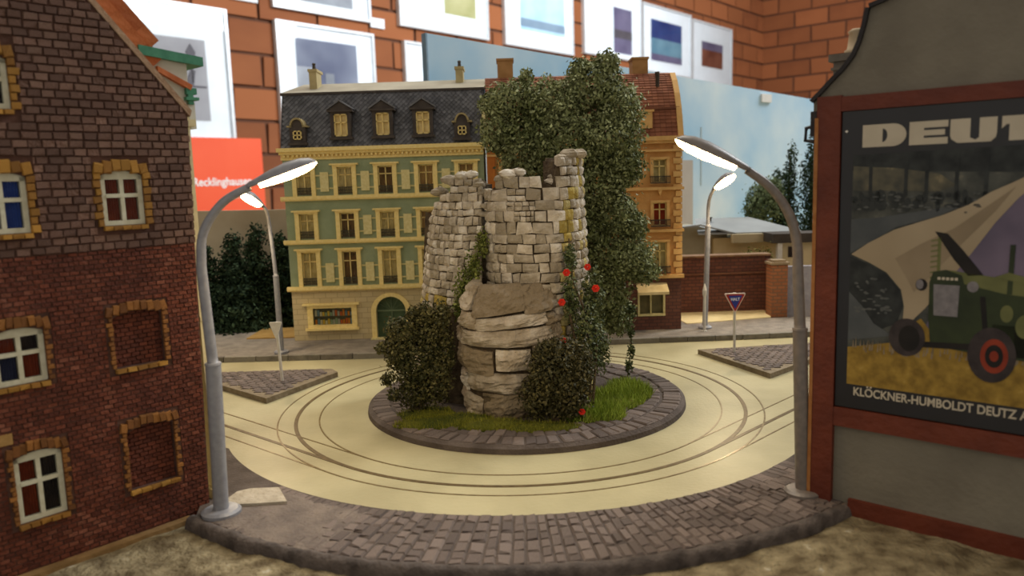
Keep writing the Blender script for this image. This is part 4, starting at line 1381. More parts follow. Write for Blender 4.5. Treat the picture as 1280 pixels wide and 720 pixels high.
for ri, (z0, z1) in enumerate(OR_):
    for ci, x in enumerate(OC):
        f = MB(oh_o)
        for s_ in (-1, 1):
            f.box(x + s_ * .051 - .009, x + s_ * .051 + .009, FY - .012, FY + .004, z0 - .01, z1)
        f.box(x - .062, x + .062, FY - .016, FY, z1, z1 + .014)
        wn = f.build('window', ochre_t, oh)
        sa = MB(oh_o)
        t = .006
        for xa in (x - .042, x - t / 2, x + .042 - t):
            sa.box(xa, xa + t, FY + .008, FY + .016, z0, z1)
        for za in (z0, z0 + (z1 - z0) * .68, z1 - t):
            sa.box(x - .042, x + .042, FY + .008, FY + .016, za, za + t)
        sa.build('sash', cream, wn)
        MB(oh_o).add([(x - .042, FY + .013, z0), (x + .042, FY + .013, z0), (x + .042, FY + .013, z1), (x - .042, FY + .013, z1)], [(0, 1, 2, 3)]).build('pane', pane_g, wn)
        MB(oh_o).box(x - .042, x + .042, FY + .026, FY + .03, z0, z1).build('curtain', red_c2 if ri == 1 else (brown_in if ci == 0 else cur_m[0]), wn)
        rl = MB(oh_o)
        rl.box(x - .062, x + .062, FY - .034, FY - .028, z0 + .034, z0 + .040).box(x - .062, x + .062, FY - .034, FY - .028, z0 - .006, z0)
        for k in range(13):
            xx = x - .06 + .12 * k / 12
            rl.box(xx - .002, xx + .002, FY - .033, FY - .029, z0 - .004, z0 + .036)
        rl.box(x - .062, x - .058, FY - .034, FY, z0 + .034, z0 + .04).box(x + .058, x + .062, FY - .034, FY, z0 + .034, z0 + .04)
        rl.build('balcony_rail', dark_metal, wn)
        if ri == 2:
            MB(oh_o).prism([(x - .02, z0 - .03), (x, z0 - .085), (x + .02, z0 - .03)], FY - .02, FY).build('console', ochre_t, wn)
aw = MB(oh_o)
aw.add([(.79, FY - .004, .332), (.985, FY - .004, .332), (.985, FY - .09, .285), (.79, FY - .09, .285), (.79, FY - .004, .327), (.985, FY - .004, .327), (.985, FY - .09, .268), (.79, FY - .09, .268)], [(0, 1, 2, 3), (7, 6, 5, 4), (3, 2, 6, 7), (0, 3, 7, 4), (2, 1, 5, 6)])
aw.build('awning', M('beige_awning', (206, 184, 134), (220, 200, 152), 20, 0.8), oh)
sh = MB(oh_o)
sh.box(.80, .812, FY - .01, FY + .01, .128, .3).box(.963, .975, FY - .01, FY + .01, .128, .3).box(.80, .975, FY - .016, FY + .01, .120, .134).box(.88, .888, FY - .008, FY + .01, .13, .3)
sh = sh.build('shop_window', cream_dull, oh)
MB(oh_o).box(.80, .975, FY + .02, FY + .03, .128, .3).build('shop_interior', M('shop_inside', (120, 110, 80), (150, 136, 96), 20, 0.7), sh)
MB(oh_o).add([(.80, FY + .004, .128), (.975, FY + .004, .128), (.975, FY + .004, .3), (.80, FY + .004, .3)], [(0, 1, 2, 3)]).build('pane', pane_g, sh)
# curved mansard with tiles
prof = [(FY - .015, 1.248), (FY + .015, 1.33), (FY + .045, 1.42), (FY + .10, 1.52), (FY + .17, 1.605), (FY + .24, 1.66)]
mr_ = MB(oh_o)
for (ya, za), (yb, zb) in zip(prof, prof[1:]):
    mr_.add([(OX0, ya, za), (OX1 - .01, ya, za), (OX1 - .01, yb, zb), (OX0, yb, zb)], [(0, 1, 2, 3)])
pts = [(y, z) for y, z in prof] + [(FY + .5, 1.66), (FY + .5, 1.248)]
for x in (OX0, OX1 - .01):
    mr_.add([(x, y, z) for y, z in pts], [tuple(range(len(pts)))])
mr_.add([(OX0, FY + .24, 1.66), (OX1 - .01, FY + .24, 1.66), (OX1 - .01, FY + .5, 1.66), (OX0, FY + .5, 1.66)], [(0, 1, 2, 3)])
mr_ = mr_.build('mansard_roof', M('roof_bed_brown', (100, 60, 44), (116, 74, 54), 20, 0.9), oh)
tb, tr = MB(oh_o), []
for (ya, za), (yb, zb) in zip(prof, prof[1:]):
    L_ = math.hypot(yb - ya, zb - za)
    n = max(2, int(L_ / .022))
    nn = Vector((0, -(zb - za), (yb - ya))).normalized()
    for r in range(n):
        f0, f1 = r / n, (r + 1.15) / n
        for c in range(34):
            xa = OX0 + (OX1 - OX0 - .02) * c / 34
            xb = xa + (OX1 - OX0) / 34 - .003
            p0 = Vector((0, ya + (yb - ya) * f0, za + (zb - za) * f0)) + nn * .006
            p1 = Vector((0, ya + (yb - ya) * f1, za + (zb - za) * f1)) + nn * .001
            q0 = p0 - nn * .006
            tb.add([(xa, p0.y, p0.z), (xb, p0.y, p0.z), (xb, p1.y, p1.z), (xa, p1.y, p1.z), (xa, q0.y, q0.z), (xb, q0.y, q0.z)], [(0, 1, 2, 3), (0, 4, 5, 1)])
            tr += [random.random()] * 2
tag(tb.build('roof_tiles', brown_tile, mr_, rnd=tr), kind='stuff')
MB(oh_o).box(OX0, OX1, prof[2][0] - .014, prof[2][0] + .01, 1.416, 1.430).build('roof_moulding', M('moulding_brown', (104, 62, 46), (118, 74, 54), 20, 0.8), mr_)
vg = MB(oh_o)
for (ya, za), (yb, zb) in zip(prof, prof[1:]):
    vg.add([(OX1 - .022, ya - .018, za), (OX1 + .012, ya - .018, za), (OX1 + .012, yb - .018, zb), (OX1 - .022, yb - .018, zb), (OX1 - .022, ya + .02, za), (OX1 + .012, ya + .02, za), (OX1 + .012, yb + .02, zb), (OX1 - .022, yb + .02, zb)],
           [(0, 1, 2, 3), (7, 6, 5, 4), (0, 3, 7, 4), (1, 5, 6, 2)])
vg.build('gable_edge', ochre_t, oh)
for x, zt in ((0.0, 1.77), (0.87, 1.752)):
    c_ = MB(oh_o).box(x - .05, x + .05, FY + .24, FY + .38, 1.6, zt).box(x - .056, x + .056, FY + .234, FY + .386, zt, zt + .014).build('chimney', M('brown_chimney', (150, 110, 66), (168, 126, 80), 14, 0.8), oh)
MB(oh_o).tube([(.96, FY + .14, 1.55), (.96, FY + .13, 1.60), (.955, FY + .12, 1.655)], [.012, .012, .016], 10).build('stove_pipe', dark_metal, oh)
MB(oh_o).box(.80, .90, FY - .01, FY + .12, 1.30, 1.40).box(.79, .91, FY - .02, FY + .12, 1.40, 1.412).build('dormer', ochre_t, oh)

# ------------------------------------------------------------------ right back: yard wall, sheds, backdrop boards, trees
wb = MBrick('yard_brick', (92, 52, 40), (112, 66, 50), (70, 46, 38), 0.055, 0.024, 0.003)
wbo = (1.53, 5.42, 0.0)
yw = thing('yard_wall', 'low dark brick yard wall with a square gate pillar', 'wall', wbo)
MB(wbo).box(1.10, 1.84, 5.42, 5.50, 0.0, 0.30).box(1.10, 1.84, 5.42, 5.50, 0.312, 0.425).build('brickwork', wb, yw)
MB(wbo).box(1.10, 1.84, 5.405, 5.50, 0.30, 0.312).build('brick_band', M('band_brick', (106, 70, 54), (120, 82, 62), 20, 0.8), yw)
MB(wbo).box(1.10, 1.84, 5.40, 5.52, 0.425, 0.437).build('coping', M('coping_brown', (120, 92, 68), (140, 110, 82), 20, 0.8), yw)
p_ = MB(wbo).box(1.765, 1.875, 5.17, 5.28, 0.0, 0.385).build('gate_pillar', MBrick('pillar_brick', (132, 78, 44), (150, 92, 56), (110, 80, 56), 0.055, 0.024, 0.004), yw)
MB(wbo).box(1.755, 1.885, 5.16, 5.29, 0.385, 0.40).box(1.775, 1.865, 5.18, 5.27, 0.40, 0.415).build('pillar_cap', M('cap_stone', (126, 108, 84), (146, 128, 102), 20, 0.8), p_)
MB(wbo).box(1.80, 1.84, 5.28, 5.42, 0.0, 0.40).build('wall_return', wb, yw)
gw = MB((2.2, 5.25, 0)).box(1.885, 2.6, 5.25, 5.30, 0.0, 0.36).build('rendered_wall', M('grey_lilac_render', (140, 136, 144), (160, 156, 162), 14, 0.85, 0.3, bscale=60))
gw.location = (2.2, 5.25, 0)
tag(gw, 'pale grey rendered wall to the right of the brick gate pillar', 'wall')

so = (1.75, 6.1, 0.0)
shed = thing('yard_shed', 'long low shed with pale grey roof behind the brick yard wall', 'shed', so)
sg = M('shed_grey', (150, 144, 126), (166, 160, 140), 6, 0.8)
sbg = M('shed_beige', (190, 172, 134), (204, 186, 150), 6, 0.8)
sroof = M('shed_roof', (138, 142, 144), (154, 158, 160), 3, 0.7)
MB(so).box(1.62, 2.15, 6.12, 6.5, 0.0, 0.50).build('shed_wall', sbg, shed)
MB(so).prism([(1.20, 0.0), (1.74, 0.0), (1.74, 0.53), (1.50, 0.60), (1.20, 0.575)], 6.16, 6.5).build('gable_end', sg, shed)
b = MB(so)
b.add([(1.48, 6.05, .545), (2.30, 6.05, .545), (2.02, 6.5, .64), (1.56, 6.5, .64), (1.48, 6.05, .535), (2.30, 6.05, .535)], [(0, 1, 2, 3), (0, 4, 5, 1)])
b.prism([(1.16, .572), (1.50, .606), (1.78, .53), (1.78, .542), (1.50, .618), (1.16, .584)], 6.05, 6.14)
b.build('shed_roof', sroof, shed)
MB(so).box(1.74, 2.12, 6.0, 6.06, 0.468, 0.535).build('fascia', M('shed_fascia', (178, 164, 132), (192, 178, 146), 6, 0.8), shed)
MB(so).lathe([(.012, .62), (.012, .645), (.02, .65), (.02, .655)], (1.66, 6.38, 0), 10).build('roof_vent', dark_metal, shed)
ko = (2.28, 5.9, 0)
kio = thing('gate_lodge', 'small lodge with flat dark roof and pale posts by the yard wall', 'shed', ko)
MB(ko).box(2.03, 2.34, 5.85, 6.0, 0.0, 0.47).build('lodge_wall', sbg, kio)
MB(ko).box(1.98, 2.42, 5.78, 6.03, 0.475, 0.545).build('flat_roof', M('lodge_roof_dark', (58, 50, 44), (70, 62, 54), 10, 0.7), kio)
for x in (2.02, 2.36):
    MB(ko).box(x, x + .035, 5.79, 5.83, 0.0, 0.475).build('post', white_post, kio)
MB(ko).box(2.12, 2.20, 5.842, 5.852, .36, .44).build('lodge_window', dark_in, kio)
leaf_hedge = M('hedge_leaf', (84, 86, 40), (116, 112, 58), 5, 0.8, rand=0.3, spec=0.1)
hg = thing('hedge', 'low olive green hedge under the shed eaves behind the wall', 'hedge', (1.9, 5.8, 0))
leaves('foliage', [(1.78 + .07 * k, 5.74, .30, .06, .07, .145) for k in range(3)], 1900, .011, leaf_hedge, hg, (1.9, 5.8, 0), .3)
MB((1.9, 5.8, 0)).box(1.74, 1.95, 5.72, 5.76, 0.0, .32).build('hedge_stems', bark_m, hg)

# painted sky boards
sky_m = M('painted_sky', (150, 196, 230), (206, 226, 238), 0.9, 0.7, detail=5, c3=(236, 242, 244))


def board(name, label, p0, p1, z0, zl, zr, mat):
    d_ = Vector((p1[0] - p0[0], p1[1] - p0[1], 0))
    L_ = d_.length
    t = thing(name, label, 'backdrop', (p0[0], p0[1], 0), math.atan2(d_.y, d_.x))
    MB().prism([(0, z0), (L_, z0), (L_, zr), (0, zl)], 0, 0.05).build('board_panel', mat, t)
    return t, L_


bd, L_ = board('sky_backdrop', 'long pale blue painted sky board with clouds behind the town houses', (-0.585, 5.9), (4.9, 10.6), -0.1, 2.11, 1.82, sky_m)
MB().box(0, .012, -.008, .05, -.1, 2.11).build('board_edge', M('board_edge_wood', (120, 150, 176), (140, 166, 190), 20, 0.7), bd)
MB().box(4.55, 4.75, -.02, .0, 1.80, 1.89).build('clip', M('clip_white', (220, 222, 220), (230, 230, 228), 10, 0.5), bd)
tw = M('painted_tower_block', (176, 168, 160), (188, 180, 170), 3, 0.8)
tw2 = M('painted_pink_house', (196, 170, 142), (206, 182, 156), 3, 0.8)
tw3 = M('painted_mint_house', (170, 200, 186), (184, 208, 196), 3, 0.8)
for x0, x1, zt, m in ((2.35, 2.62, 1.02, tw3), (2.75, 3.06, .84, tw2), (2.72, 3.28, 1.16, tw)):
    MB().box(x0, x1, -.006, 0, -.1, zt).build('painted_house', m, bd)
for x, zt in ((3.1, 1.62), (3.42, 1.5)):
    MB().box(x, x + .02, -.004, 0, .9, zt).build('painted_mast', M('painted_mast', (168, 190, 202), (180, 198, 208), 3, 0.8), bd)
hill_m = M('painted_hills', (166, 150, 124), (190, 178, 156), 1.6, 0.8, detail=5)
board('hill_backdrop', 'low painted board of hazy tan hills behind the dark fir trees', (-3.6, 6.1), (-1.3, 5.75), -0.1, 0.86, 0.84, hill_m)


def conifer(label, x, y, h, r, n, seed, mat, grp, cat='tree', name='fir_tree', zlo=0.0, column=False):
    t = thing(name, label, cat, (x, y, 0.0), 0, grp)
    MB((x, y, 0)).tube([(x, y, 0), (x, y, h * .95)], [r * .10, r * .02], 6).build('trunk', bark_m, t)
    bl = []
    k = 7
    for i in range(k):
        f = (i + .5) / k
        rr_ = r * (1.05 - .8 * f) * (0.85 + .3 * random.random())
        if column:
            rr_ = r * (.62 - .42 * f ** 2) * (0.85 + .3 * random.random())
        bl.append((x + random.uniform(-.1, .1) * r, y + random.uniform(-.1, .1) * r, zlo + (h - zlo) * f, rr_, rr_, h / k * .95))
    leaves('foliage', bl, n, .014, mat, t, (x, y, 0), .25, seed=seed)
    return t


fl = ['dark fir tree beside the brick house edge', 'dark fir tree with the broadest crown, second from the brick house', 'tallest pointed dark fir tree left of the far lamp post', 'dark fir tree right behind the far lamp post', 'dark fir tree touching the green town house wall', 'small dark fir tree filling the gap low in front']
for k, (x, y, h, r) in enumerate(((-2.2, 5.5, .60, .26), (-2.02, 5.55, .66, .26), (-1.83, 5.5, .72, .22), (-1.66, 5.55, .66, .2), (-1.50, 5.5, .60, .16), (-1.93, 5.38, .46, .24))):
    conifer(fl[k], x, y, h, r, 6500, 30 + k, leaf_fir, 'dark fir trees behind the street')
for k, (x, y, h, r, lab) in enumerate(((2.50, 6.9, 1.20, .24, 'tall dark poplar just behind the lamp bend'), (2.74, 7.0, 1.26, .25, 'tallest dark poplar, closest to the poster building'), (2.36, 6.75, .98, .18, 'shorter dark poplar at the shed end'))):
    conifer(lab, x, y, h, r, 5200, 50 + k, leaf_fir, 'poplars behind the shed', name='poplar_tree', column=True)
rt = thing('round_tree', 'round grey green tree behind the shed roof', 'tree', (2.2, 6.7, 0))
MB((2.2, 6.7, 0)).tube([(2.2, 6.7, 0), (2.2, 6.7, .7)], [.03, .015], 6).build('trunk', bark_m, rt)
leaves('foliage', [(2.2, 6.7, .74, .16, .14, .2), (2.26, 6.68, .84, .11, .1, .13), (2.13, 6.68, .66, .09, .1, .14)], 4200, .014, leaf_far, rt, (2.2, 6.7, 0), .4)
o = MB((-1.5, 5.3, 0)).box(-1.75, -1.405, 4.95, 5.3, 0.026, 0.035).build('sand_patch', M('ochre_sand', (150, 118, 62), (170, 138, 80), 14, 0.9, 0.3))
o.location = (-1.5, 5.3, 0)
struct(o)

# ------------------------------------------------------------------ the ruined round tower on the island
TO = (0.02, 3.42, 0.031)
tow = thing('ruined_tower', 'ruined round tower of pale rough stone blocks standing on the grassy island', 'tower', TO)


class Path:
    """Catmull-Rom curve in plan; leans with height"""

    def __init__(s, pts, lean=0.0, c=(0.0, 3.46)):
        P = [Vector((*p, 0)) for p in pts]
        P = [P[0] * 2 - P[1]] + P + [P[-1] * 2 - P[-2]]
        S = []
        for i in range(1, len(P) - 2):
            for k in range(16):
                t = k / 16
                a, b_, c_, d_ = P[i - 1], P[i], P[i + 1], P[i + 2]
                S.append(0.5 * ((2 * b_) + (c_ - a) * t + (2 * a - 5 * b_ + 4 * c_ - d_) * t * t + (3 * b_ - a - 3 * c_ + d_) * t ** 3))
        S.append(P[-2])
        s.S = S
        s.L = [0]
        for a, b_ in zip(S, S[1:]):
            s.L.append(s.L[-1] + (b_ - a).length)
        s.len, s.lean, s.c = s.L[-1], lean, Vector((*c, 0))

    def at(s, u, z, out=0.0):
        u = min(max(u, 0), s.len)
        i = min(int(np.searchsorted(s.L, u)), len(s.L) - 1)
        i = max(i, 1)
        f = (u - s.L[i - 1]) / max(1e-9, s.L[i] - s.L[i - 1])
        p = s.S[i - 1].lerp(s.S[i], f)
        t = (s.S[i] - s.S[i - 1]).normalized()
        nrm = Vector((t.y, -t.x, 0))
        r = (p - s.c)
        p = p - r * (s.lean * (z - 0.5)) + nrm * out
        return Vector((p.x, p.y, z))


def stone(path, u0, u1, z0, z1, gap, depth, bulge, nx=3, nz=3, rough=.004, name='stone', mat=None, tilt=0.0, parent=tow, zs=0.0, crag=0.0):
    u0, u1, z0, z1 = u0 + gap, u1 - gap, z0 + gap, z1 - gap
    b = MB(TO)
    du, dz = u1 - u0, z1 - z0
    cj = [[random.uniform(-.12, .12) * min(du, dz) for _ in range(4)] for _ in range(2)]
    idx = {}
    ph_ = [random.random() * 6.28 for _ in range(4)]
    for j in range(nz + 1):
        for i in range(nx + 1):
            fu, fz = i / nx, j / nz
            w_ = [(1 - fu) * (1 - fz), fu * (1 - fz), (1 - fu) * fz, fu * fz]
            u = u0 + du * fu + sum(w_[q] * cj[0][q] for q in range(4))
            z = z0 + dz * fz + sum(w_[q] * cj[1][q] for q in range(4)) + tilt * (fu - .5) * du
            e = min(fu, 1 - fu, 1) * 2
            e2 = min(fz, 1 - fz, 1) * 2
            dome = (1 - (1 - e) ** 3) * (1 - (1 - e2) ** 3)
            o_ = depth + bulge * dome + rough * (math.sin(fu * 5.1 + ph_[0]) * math.sin(fz * 4.3 + ph_[1]) + random.uniform(-.5, .5)) * (0.3 + dome)
            o_ += zs * (fz - .5)
            if crag:
                q_ = Vector((u * 22 + ph_[0] * 3.1, z * 32, ph_[1] * 2.7))
                o_ += crag * (noise.noise(q_) + .6 * noise.noise(q_ * 2.6) - 1.1 * max(0, .25 - abs(noise.noise(q_ * 1.3 + Vector((5, 3, 1)))) * 2.2))
            if i in (0, nx) and j in (0, nz):
                o_ -= bulge * .3
            idx[i, j] = len(b.v)
            b.v.append(tuple(path.at(u, z, o_)))
    for j in range(nz):
        for i in range(nx):
            b.f.append((idx[i, j], idx[i + 1, j], idx[i + 1, j + 1], idx[i, j + 1]))
            b.mi.append(0)
    ring = [(i, 0) for i in range(nx)] + [(nx, j) for j in range(nz)] + [(i, nz) for i in range(nx, 0, -1)] + [(0, j) for j in range(nz, 0, -1)]
    back = {}
    for (i, j) in ring:
        p = b.v[idx[i, j]]
        u, z = u0 + du * i / nx, p[2]
        back[i, j] = len(b.v)
        b.v.append(tuple(path.at(u, z, min(-0.022, depth - .03 - abs(zs) * .6))))
    for q in range(len(ring)):
        a, c = ring[q], ring[(q + 1) % len(ring)]
        b.f.append((idx[c], idx[a], back[a], back[c]))
        b.mi.append(0)
    return b.build(name, mat or stone_m, parent, smooth=False)


WING = Path([(-.43, 3.66), (-.385, 3.48), (-.29, 3.355), (-.20, 3.30), (-.135, 3.275)], 0.34)
MAIN = Path([(-.11, 3.31), (-.075, 3.225), (.01, 3.165), (.12, 3.148), (.225, 3.18), (.30, 3.27), (.34, 3.40), (.335, 3.56), (.26, 3.68)], 0.10)
BOUL = Path([(-.185, 3.38), (-.222, 3.25), (-.185, 3.135), (-.085, 3.068), (.05, 3.068), (.155, 3.125), (.215, 3.23)], 0.02)
BACK = Path([(.26, 3.68), (.12, 3.76), (-.1, 3.79), (-.3, 3.75), (-.43, 3.66)], 0.2)


def top_main(u):
    x = MAIN.at(u, 1.0).x
    pts = [(-.12, .93), (-.08, .985), (-.03, 1.005), (.0, 1.03), (.05, 1.03), (.07, 1.0), (.15, 1.005), (.185, .985), (.20, .985), (.201, 1.085), (.24, 1.10), (.33, 1.10), (.345, 1.09)]
    y = MAIN.at(u, 1.0).y
    if y > 3.45:
        return max(.62, 1.09 - (y - 3.45) * 3)
    for (a, za), (b_, zb) in zip(pts, pts[1:]):
        if a <= x <= b_:
            return za + (zb - za) * (x - a) / (b_ - a)
    return .93 if x < 0 else 1.09


def top_wing(u):
    f = u / WING.len
    return float(np.interp(f, [0, .2, .38, .42, .58, .62, .9, 1], [.70, .86, .93, .955, .965, 1.015, 1.02, 1.0]))


# core behind the stones
def core(path, top, inset=.012, thick=.10):
    b = MB(TO)
    n = 40
    for i in range(n + 1):
        u = path.len * i / n
        zt = top(u) - .012
        for zz, o_ in ((0.02, -inset), (zt, -inset), (zt + random.uniform(-.006, .006), -inset - thick), (0.02, -inset - thick)):
            b.v.append(tuple(path.at(u, zz, o_)))
    for i in range(n):
        for j in range(3):
            a = i * 4 + j
            b.f.append((a, a + 4, a + 5, a + 1))
            b.mi.append(0)
    b.f += [(0, 1, 2, 3), (n * 4 + 3, n * 4 + 2, n * 4 + 1, n * 4)]
    b.mi += [0, 0]
    return b.build('mortar_core', core_m, tow)


core(MAIN, top_main)
core(WING, top_wing)
core(BACK, lambda u: .58 + .12 * math.sin(u * 9) + (.25 if u > .55 else 0), .0, .08)
b = MB(TO)
b.lathe([(.22, .03), (.215, .3), (.20, .62), (.17, .80), (.10, .86)], (-.02, 3.48, 0), 20)
for i, v in enumerate(b.v):
    b.v[i] = (v[0] + random.uniform(-.01, .01), v[1] + random.uniform(-.01, .01), v[2] + random.uniform(-.015, .015))
b.build('rubble_fill', core_m, tow)

specs = []
z = 0.03
while z < 1.12:
    h = random.choice((.040, .044, .048, .052)) if z < .98 else .038
    u = 0.0
    while u < MAIN.len - .02:
        x = MAIN.at(u, z).x
        wd = random.choice((.035, .045, .055, .07, .085)) if x < .22 else random.choice((.03, .038, .045, .055))
        u1 = min(u + wd, MAIN.len)
        um = (u + u1) / 2
        t_ = top_main(um)
        if z + h * .55 < t_ and not (z < .50 and MAIN.at(um, z).x < .10) and MAIN.at(um, z).y < 3.62:
            xm = MAIN.at(um, z).x
            lich = (.20 < xm < .262 and z < .92 and random.random() < .75) or (xm > .262 and random.random() < .18)
            if .005 < xm < .085 and .80 < z < .92:
                k = 2
                for q in range(k):
                    for p in range(k):
                        specs.append((MAIN, u + (u1 - u) * p / k, u + (u1 - u) * (p + 1) / k, z + h * q / k, z + h * (q + 1) / k, False, .0016))
            else:
                specs.append((MAIN, u, u1, z, z + h, lich, .0020))
        u = u1
    z += h
z = 0.03
while z < 1.04:
    h = random.choice((.030, .034, .038)) if z > .40 else .062
    u = 0.0
    while u < WING.len - .01:
        wd = random.choice((.032, .04, .05, .06)) if z > .40 else .09
        u1 = min(u + wd, WING.len)
        if WING.len - u1 < .014:
            u1 = WING.len
        um = (u + u1) / 2
        if z + h * .55 < top_wing(um) and not (z < .42 and um > WING.len * .62):
            specs.append((WING, u, u1, z, z + h, z < .5 and random.random() < .3, .0018))
        u = u1
    z += h
specs.sort(key=lambda s: -(s[2] - s[1]) * (s[4] - s[3]))
for k, (p, u0, u1, z0, z1, lich, g) in enumerate(specs):
    stone(p, u0, u1, z0, z1, g, random.uniform(-.001, .005), .0055, 4, 4, .0026, 'stone', stone_y if lich else stone_m, random.uniform(-.03, .03))
print('TOWER STONES', len(specs))
# big weathered blocks at the foot
lay = [(.022, .14, (0, .42, .78, 1)), (.14, .225, (0, .30, .72, 1)), (.225, .325, (0, .5, .72, 1)), (.325, .405, (0, .26, .88, 1)),
       (.405, .472, (0, .20, .40, .80, 1)), (.472, .592, (.05, .20, .36, .68, 1))]
for li, (z0, z1, cuts) in enumerate(lay):
    for c0, c1 in zip(cuts, cuts[1:]):
        stone(BOUL, BOUL.len * c0, BOUL.len * c1, z0 + random.uniform(-.008, .004), z1 + random.uniform(-.006, .006), .0032, (-.012, -.002, .005, .008, .003, -.022)[li] + random.uniform(-.004, .004), .012, 14, 9, .004, 'boulder', boulder_m, random.uniform(-.14, .12), tow, (0, 0, 0, 0, -.008, -.062)[li], .012)
b = MB(TO)
n = 26
for i in range(n + 1):
    u = BOUL.len * i / n
    for zz, o_ in ((0.02, -.014), (.47, -.016), (.565, -.085), (.57, -.14)):
        b.v.append(tuple(BOUL.at(u, zz, o_)))
for i in range(n):
    for j in range(3):
        a = i * 4 + j
        b.f.append((a, a + 4, a + 5, a + 1))
        b.mi.append(0)
b.build('boulder_core', core_m, tow)
# rounded cap rubble on the crest
for (x, y, z_, r) in ((.0, 3.20, 1.03, .035), (.04, 3.21, 1.035, .03), (-.03, 3.22, 1.012, .03), (-.2, 3.36, 1.03, .032), (-.255, 3.40, 1.015, .036), (-.16, 3.35, 1.035, .026), (-.31, 3.47, .965, .034), (-.13, 3.33, .99, .03), (-.11, 3.32, .955, .026), (.255, 3.27, 1.105, .036), (.30, 3.33, 1.108, .034), (.22, 3.25, 1.092, .026), (.19, 3.235, 1.01, .026), (.175, 3.22, .995, .022), (-.1, 3.30, .90, .022), (-.115, 3.30, .865, .018)):
    b = MB(TO)
    nn_, mm_ = 8, 5
    ps = [random.random() * 6.28 for _ in range(4)]
    for j in range(mm_ + 1):
        for i in range(nn_):
            th, phh = 2 * math.pi * i / nn_, math.pi * j / mm_
            rr_ = r * (1 + .18 * math.sin(2 * th + ps[0]) * math.sin(2 * phh + ps[1]) + random.uniform(-.08, .08))
            b.v.append((x + rr_ * math.sin(phh) * math.cos(th) * 1.15, y + rr_ * math.sin(phh) * math.sin(th), z_ + rr_ * .62 * math.cos(phh)))
    for j in range(mm_):
        for i in range(nn_):
            b.f.append((j * nn_ + i, (j + 1) * nn_ + i, (j + 1) * nn_ + (i + 1) % nn_, j * nn_ + (i + 1) % nn_))
            b.mi.append(0)
    b.build('capstone', stone_m, tow)

# ------------------------------------------------------------------ planting on the island
def grass_patch(name, label, items, mat, loc, hgt, seed, moss=None):
    g = np.random.default_rng(seed)
    t = thing(name, label, 'grass', loc)
    vs_, fs_ = MB(loc), []
    for (x, y, rx, ry, n) in items:
        for _ in range(n):
            a, r = g.random() * 6.283, math.sqrt(g.random())
            px, py = x + rx * r * math.cos(a), y + ry * r * math.sin(a)
            h = hgt * (0.4 + .8 * g.random()) * (1.15 - .6 * r)
            d, wv = g.random() * 6.283, .0026
            lx, ly = g.normal() * h * .4, g.normal() * h * .4
            vs_.add([(px - wv * math.cos(d), py - wv * math.sin(d), .03), (px + wv * math.cos(d), py + wv * math.sin(d), .03), (px + lx, py + ly, .03 + h)], [(0, 1, 2)])
    o = vs_.build('blades', mat, t, rnd=np.random.default_rng(seed + 1).random(len(vs_.f)))
    o['kind'] = 'stuff'
    md = MB(loc)
    for (x, y, rx, ry, n) in items:
        md.lathe([(1.0, -.002), (.9, .008), (.6, .018), (.2, .024)], (0, 0, .03), 24)
        for i in range(len(md.v) - 96, len(md.v)):
            v = md.v[i]
            md.v[i] = (x + v[0] * rx + random.uniform(-.006, .006), y + v[1] * ry + random.uniform(-.006, .006), v[2])
    md.build('turf', moss or moss_m, t, smooth=True)
    return t


grass_patch('grass_clump', 'bright green grass right of the tower foot', [(.42, 3.27, .15, .15, 2600), (.34, 3.12, .12, .08, 1500), (.30, 3.03, .15, .06, 1800), (.52, 3.40, .10, .18, 2400)], grass_m, (.42, 3.25, .031), .06, 1)
olive = M('grass_olive', (104, 108, 34), (140, 138, 52), 8, 0.9, rand=0.3, spec=0.1)
grass_patch('grass_clump', 'olive mossy grass in front of the tower beside the big dark bush', [(-.25, 3.05, .16, .09, 1600), (-.38, 3.16, .12, .1, 1200), (-.09, 2.97, .16, .07, 1600), (.10, 2.92, .16, .05, 1200), (-.34, 3.02, .16, .08, 1500)], olive, (-.2, 3.05, .031), .034, 2)


def shrub(name, label, cat, loc, blobs, n, size, mat, seed, limbs, shell=.45, flat=.7):
    t = thing(name, label, cat, loc)
    b = MB(loc)
    for pts, r0, r1 in limbs:
        b.tube(pts, list(np.linspace(r0, r1, len(pts))), 6)
    b.build('stems', bark_m, t)
    leaves('foliage', blobs, n, size, mat, t, loc, shell, flat, seed)
    return t


shrub('bush', 'big dark leafy bush left of the tower foot', 'bush', (-.42, 3.17, .031),
      [(-.42, 3.17, .27, .11, .09, .12), (-.47, 3.15, .385, .07, .07, .075), (-.36, 3.20, .37, .085, .08, .085), (-.34, 3.16, .19, .075, .08, .12), (-.30, 3.2, .29, .05, .06, .10), (-.48, 3.14, .30, .06, .06, .07), (-.43, 3.17, .13, .08, .07, .08), (-.37, 3.19, .45, .055, .05, .06), (-.30, 3.20, .44, .04, .04, .07), (-.42, 3.17, .46, .03, .03, .035), (-.545, 3.13, .33, .03, .03, .03), (-.53, 3.12, .20, .03, .03, .03), (-.51, 3.13, .13, .028, .03, .03)],
      13500, .0078, leaf_bush, 21, [([(-.42, 3.17, .03), (-.44, 3.17, .2), (-.47, 3.15, .38)], .012, .004), ([(-.41, 3.17, .03), (-.36, 3.18, .22), (-.33, 3.2, .4)], .012, .004)])
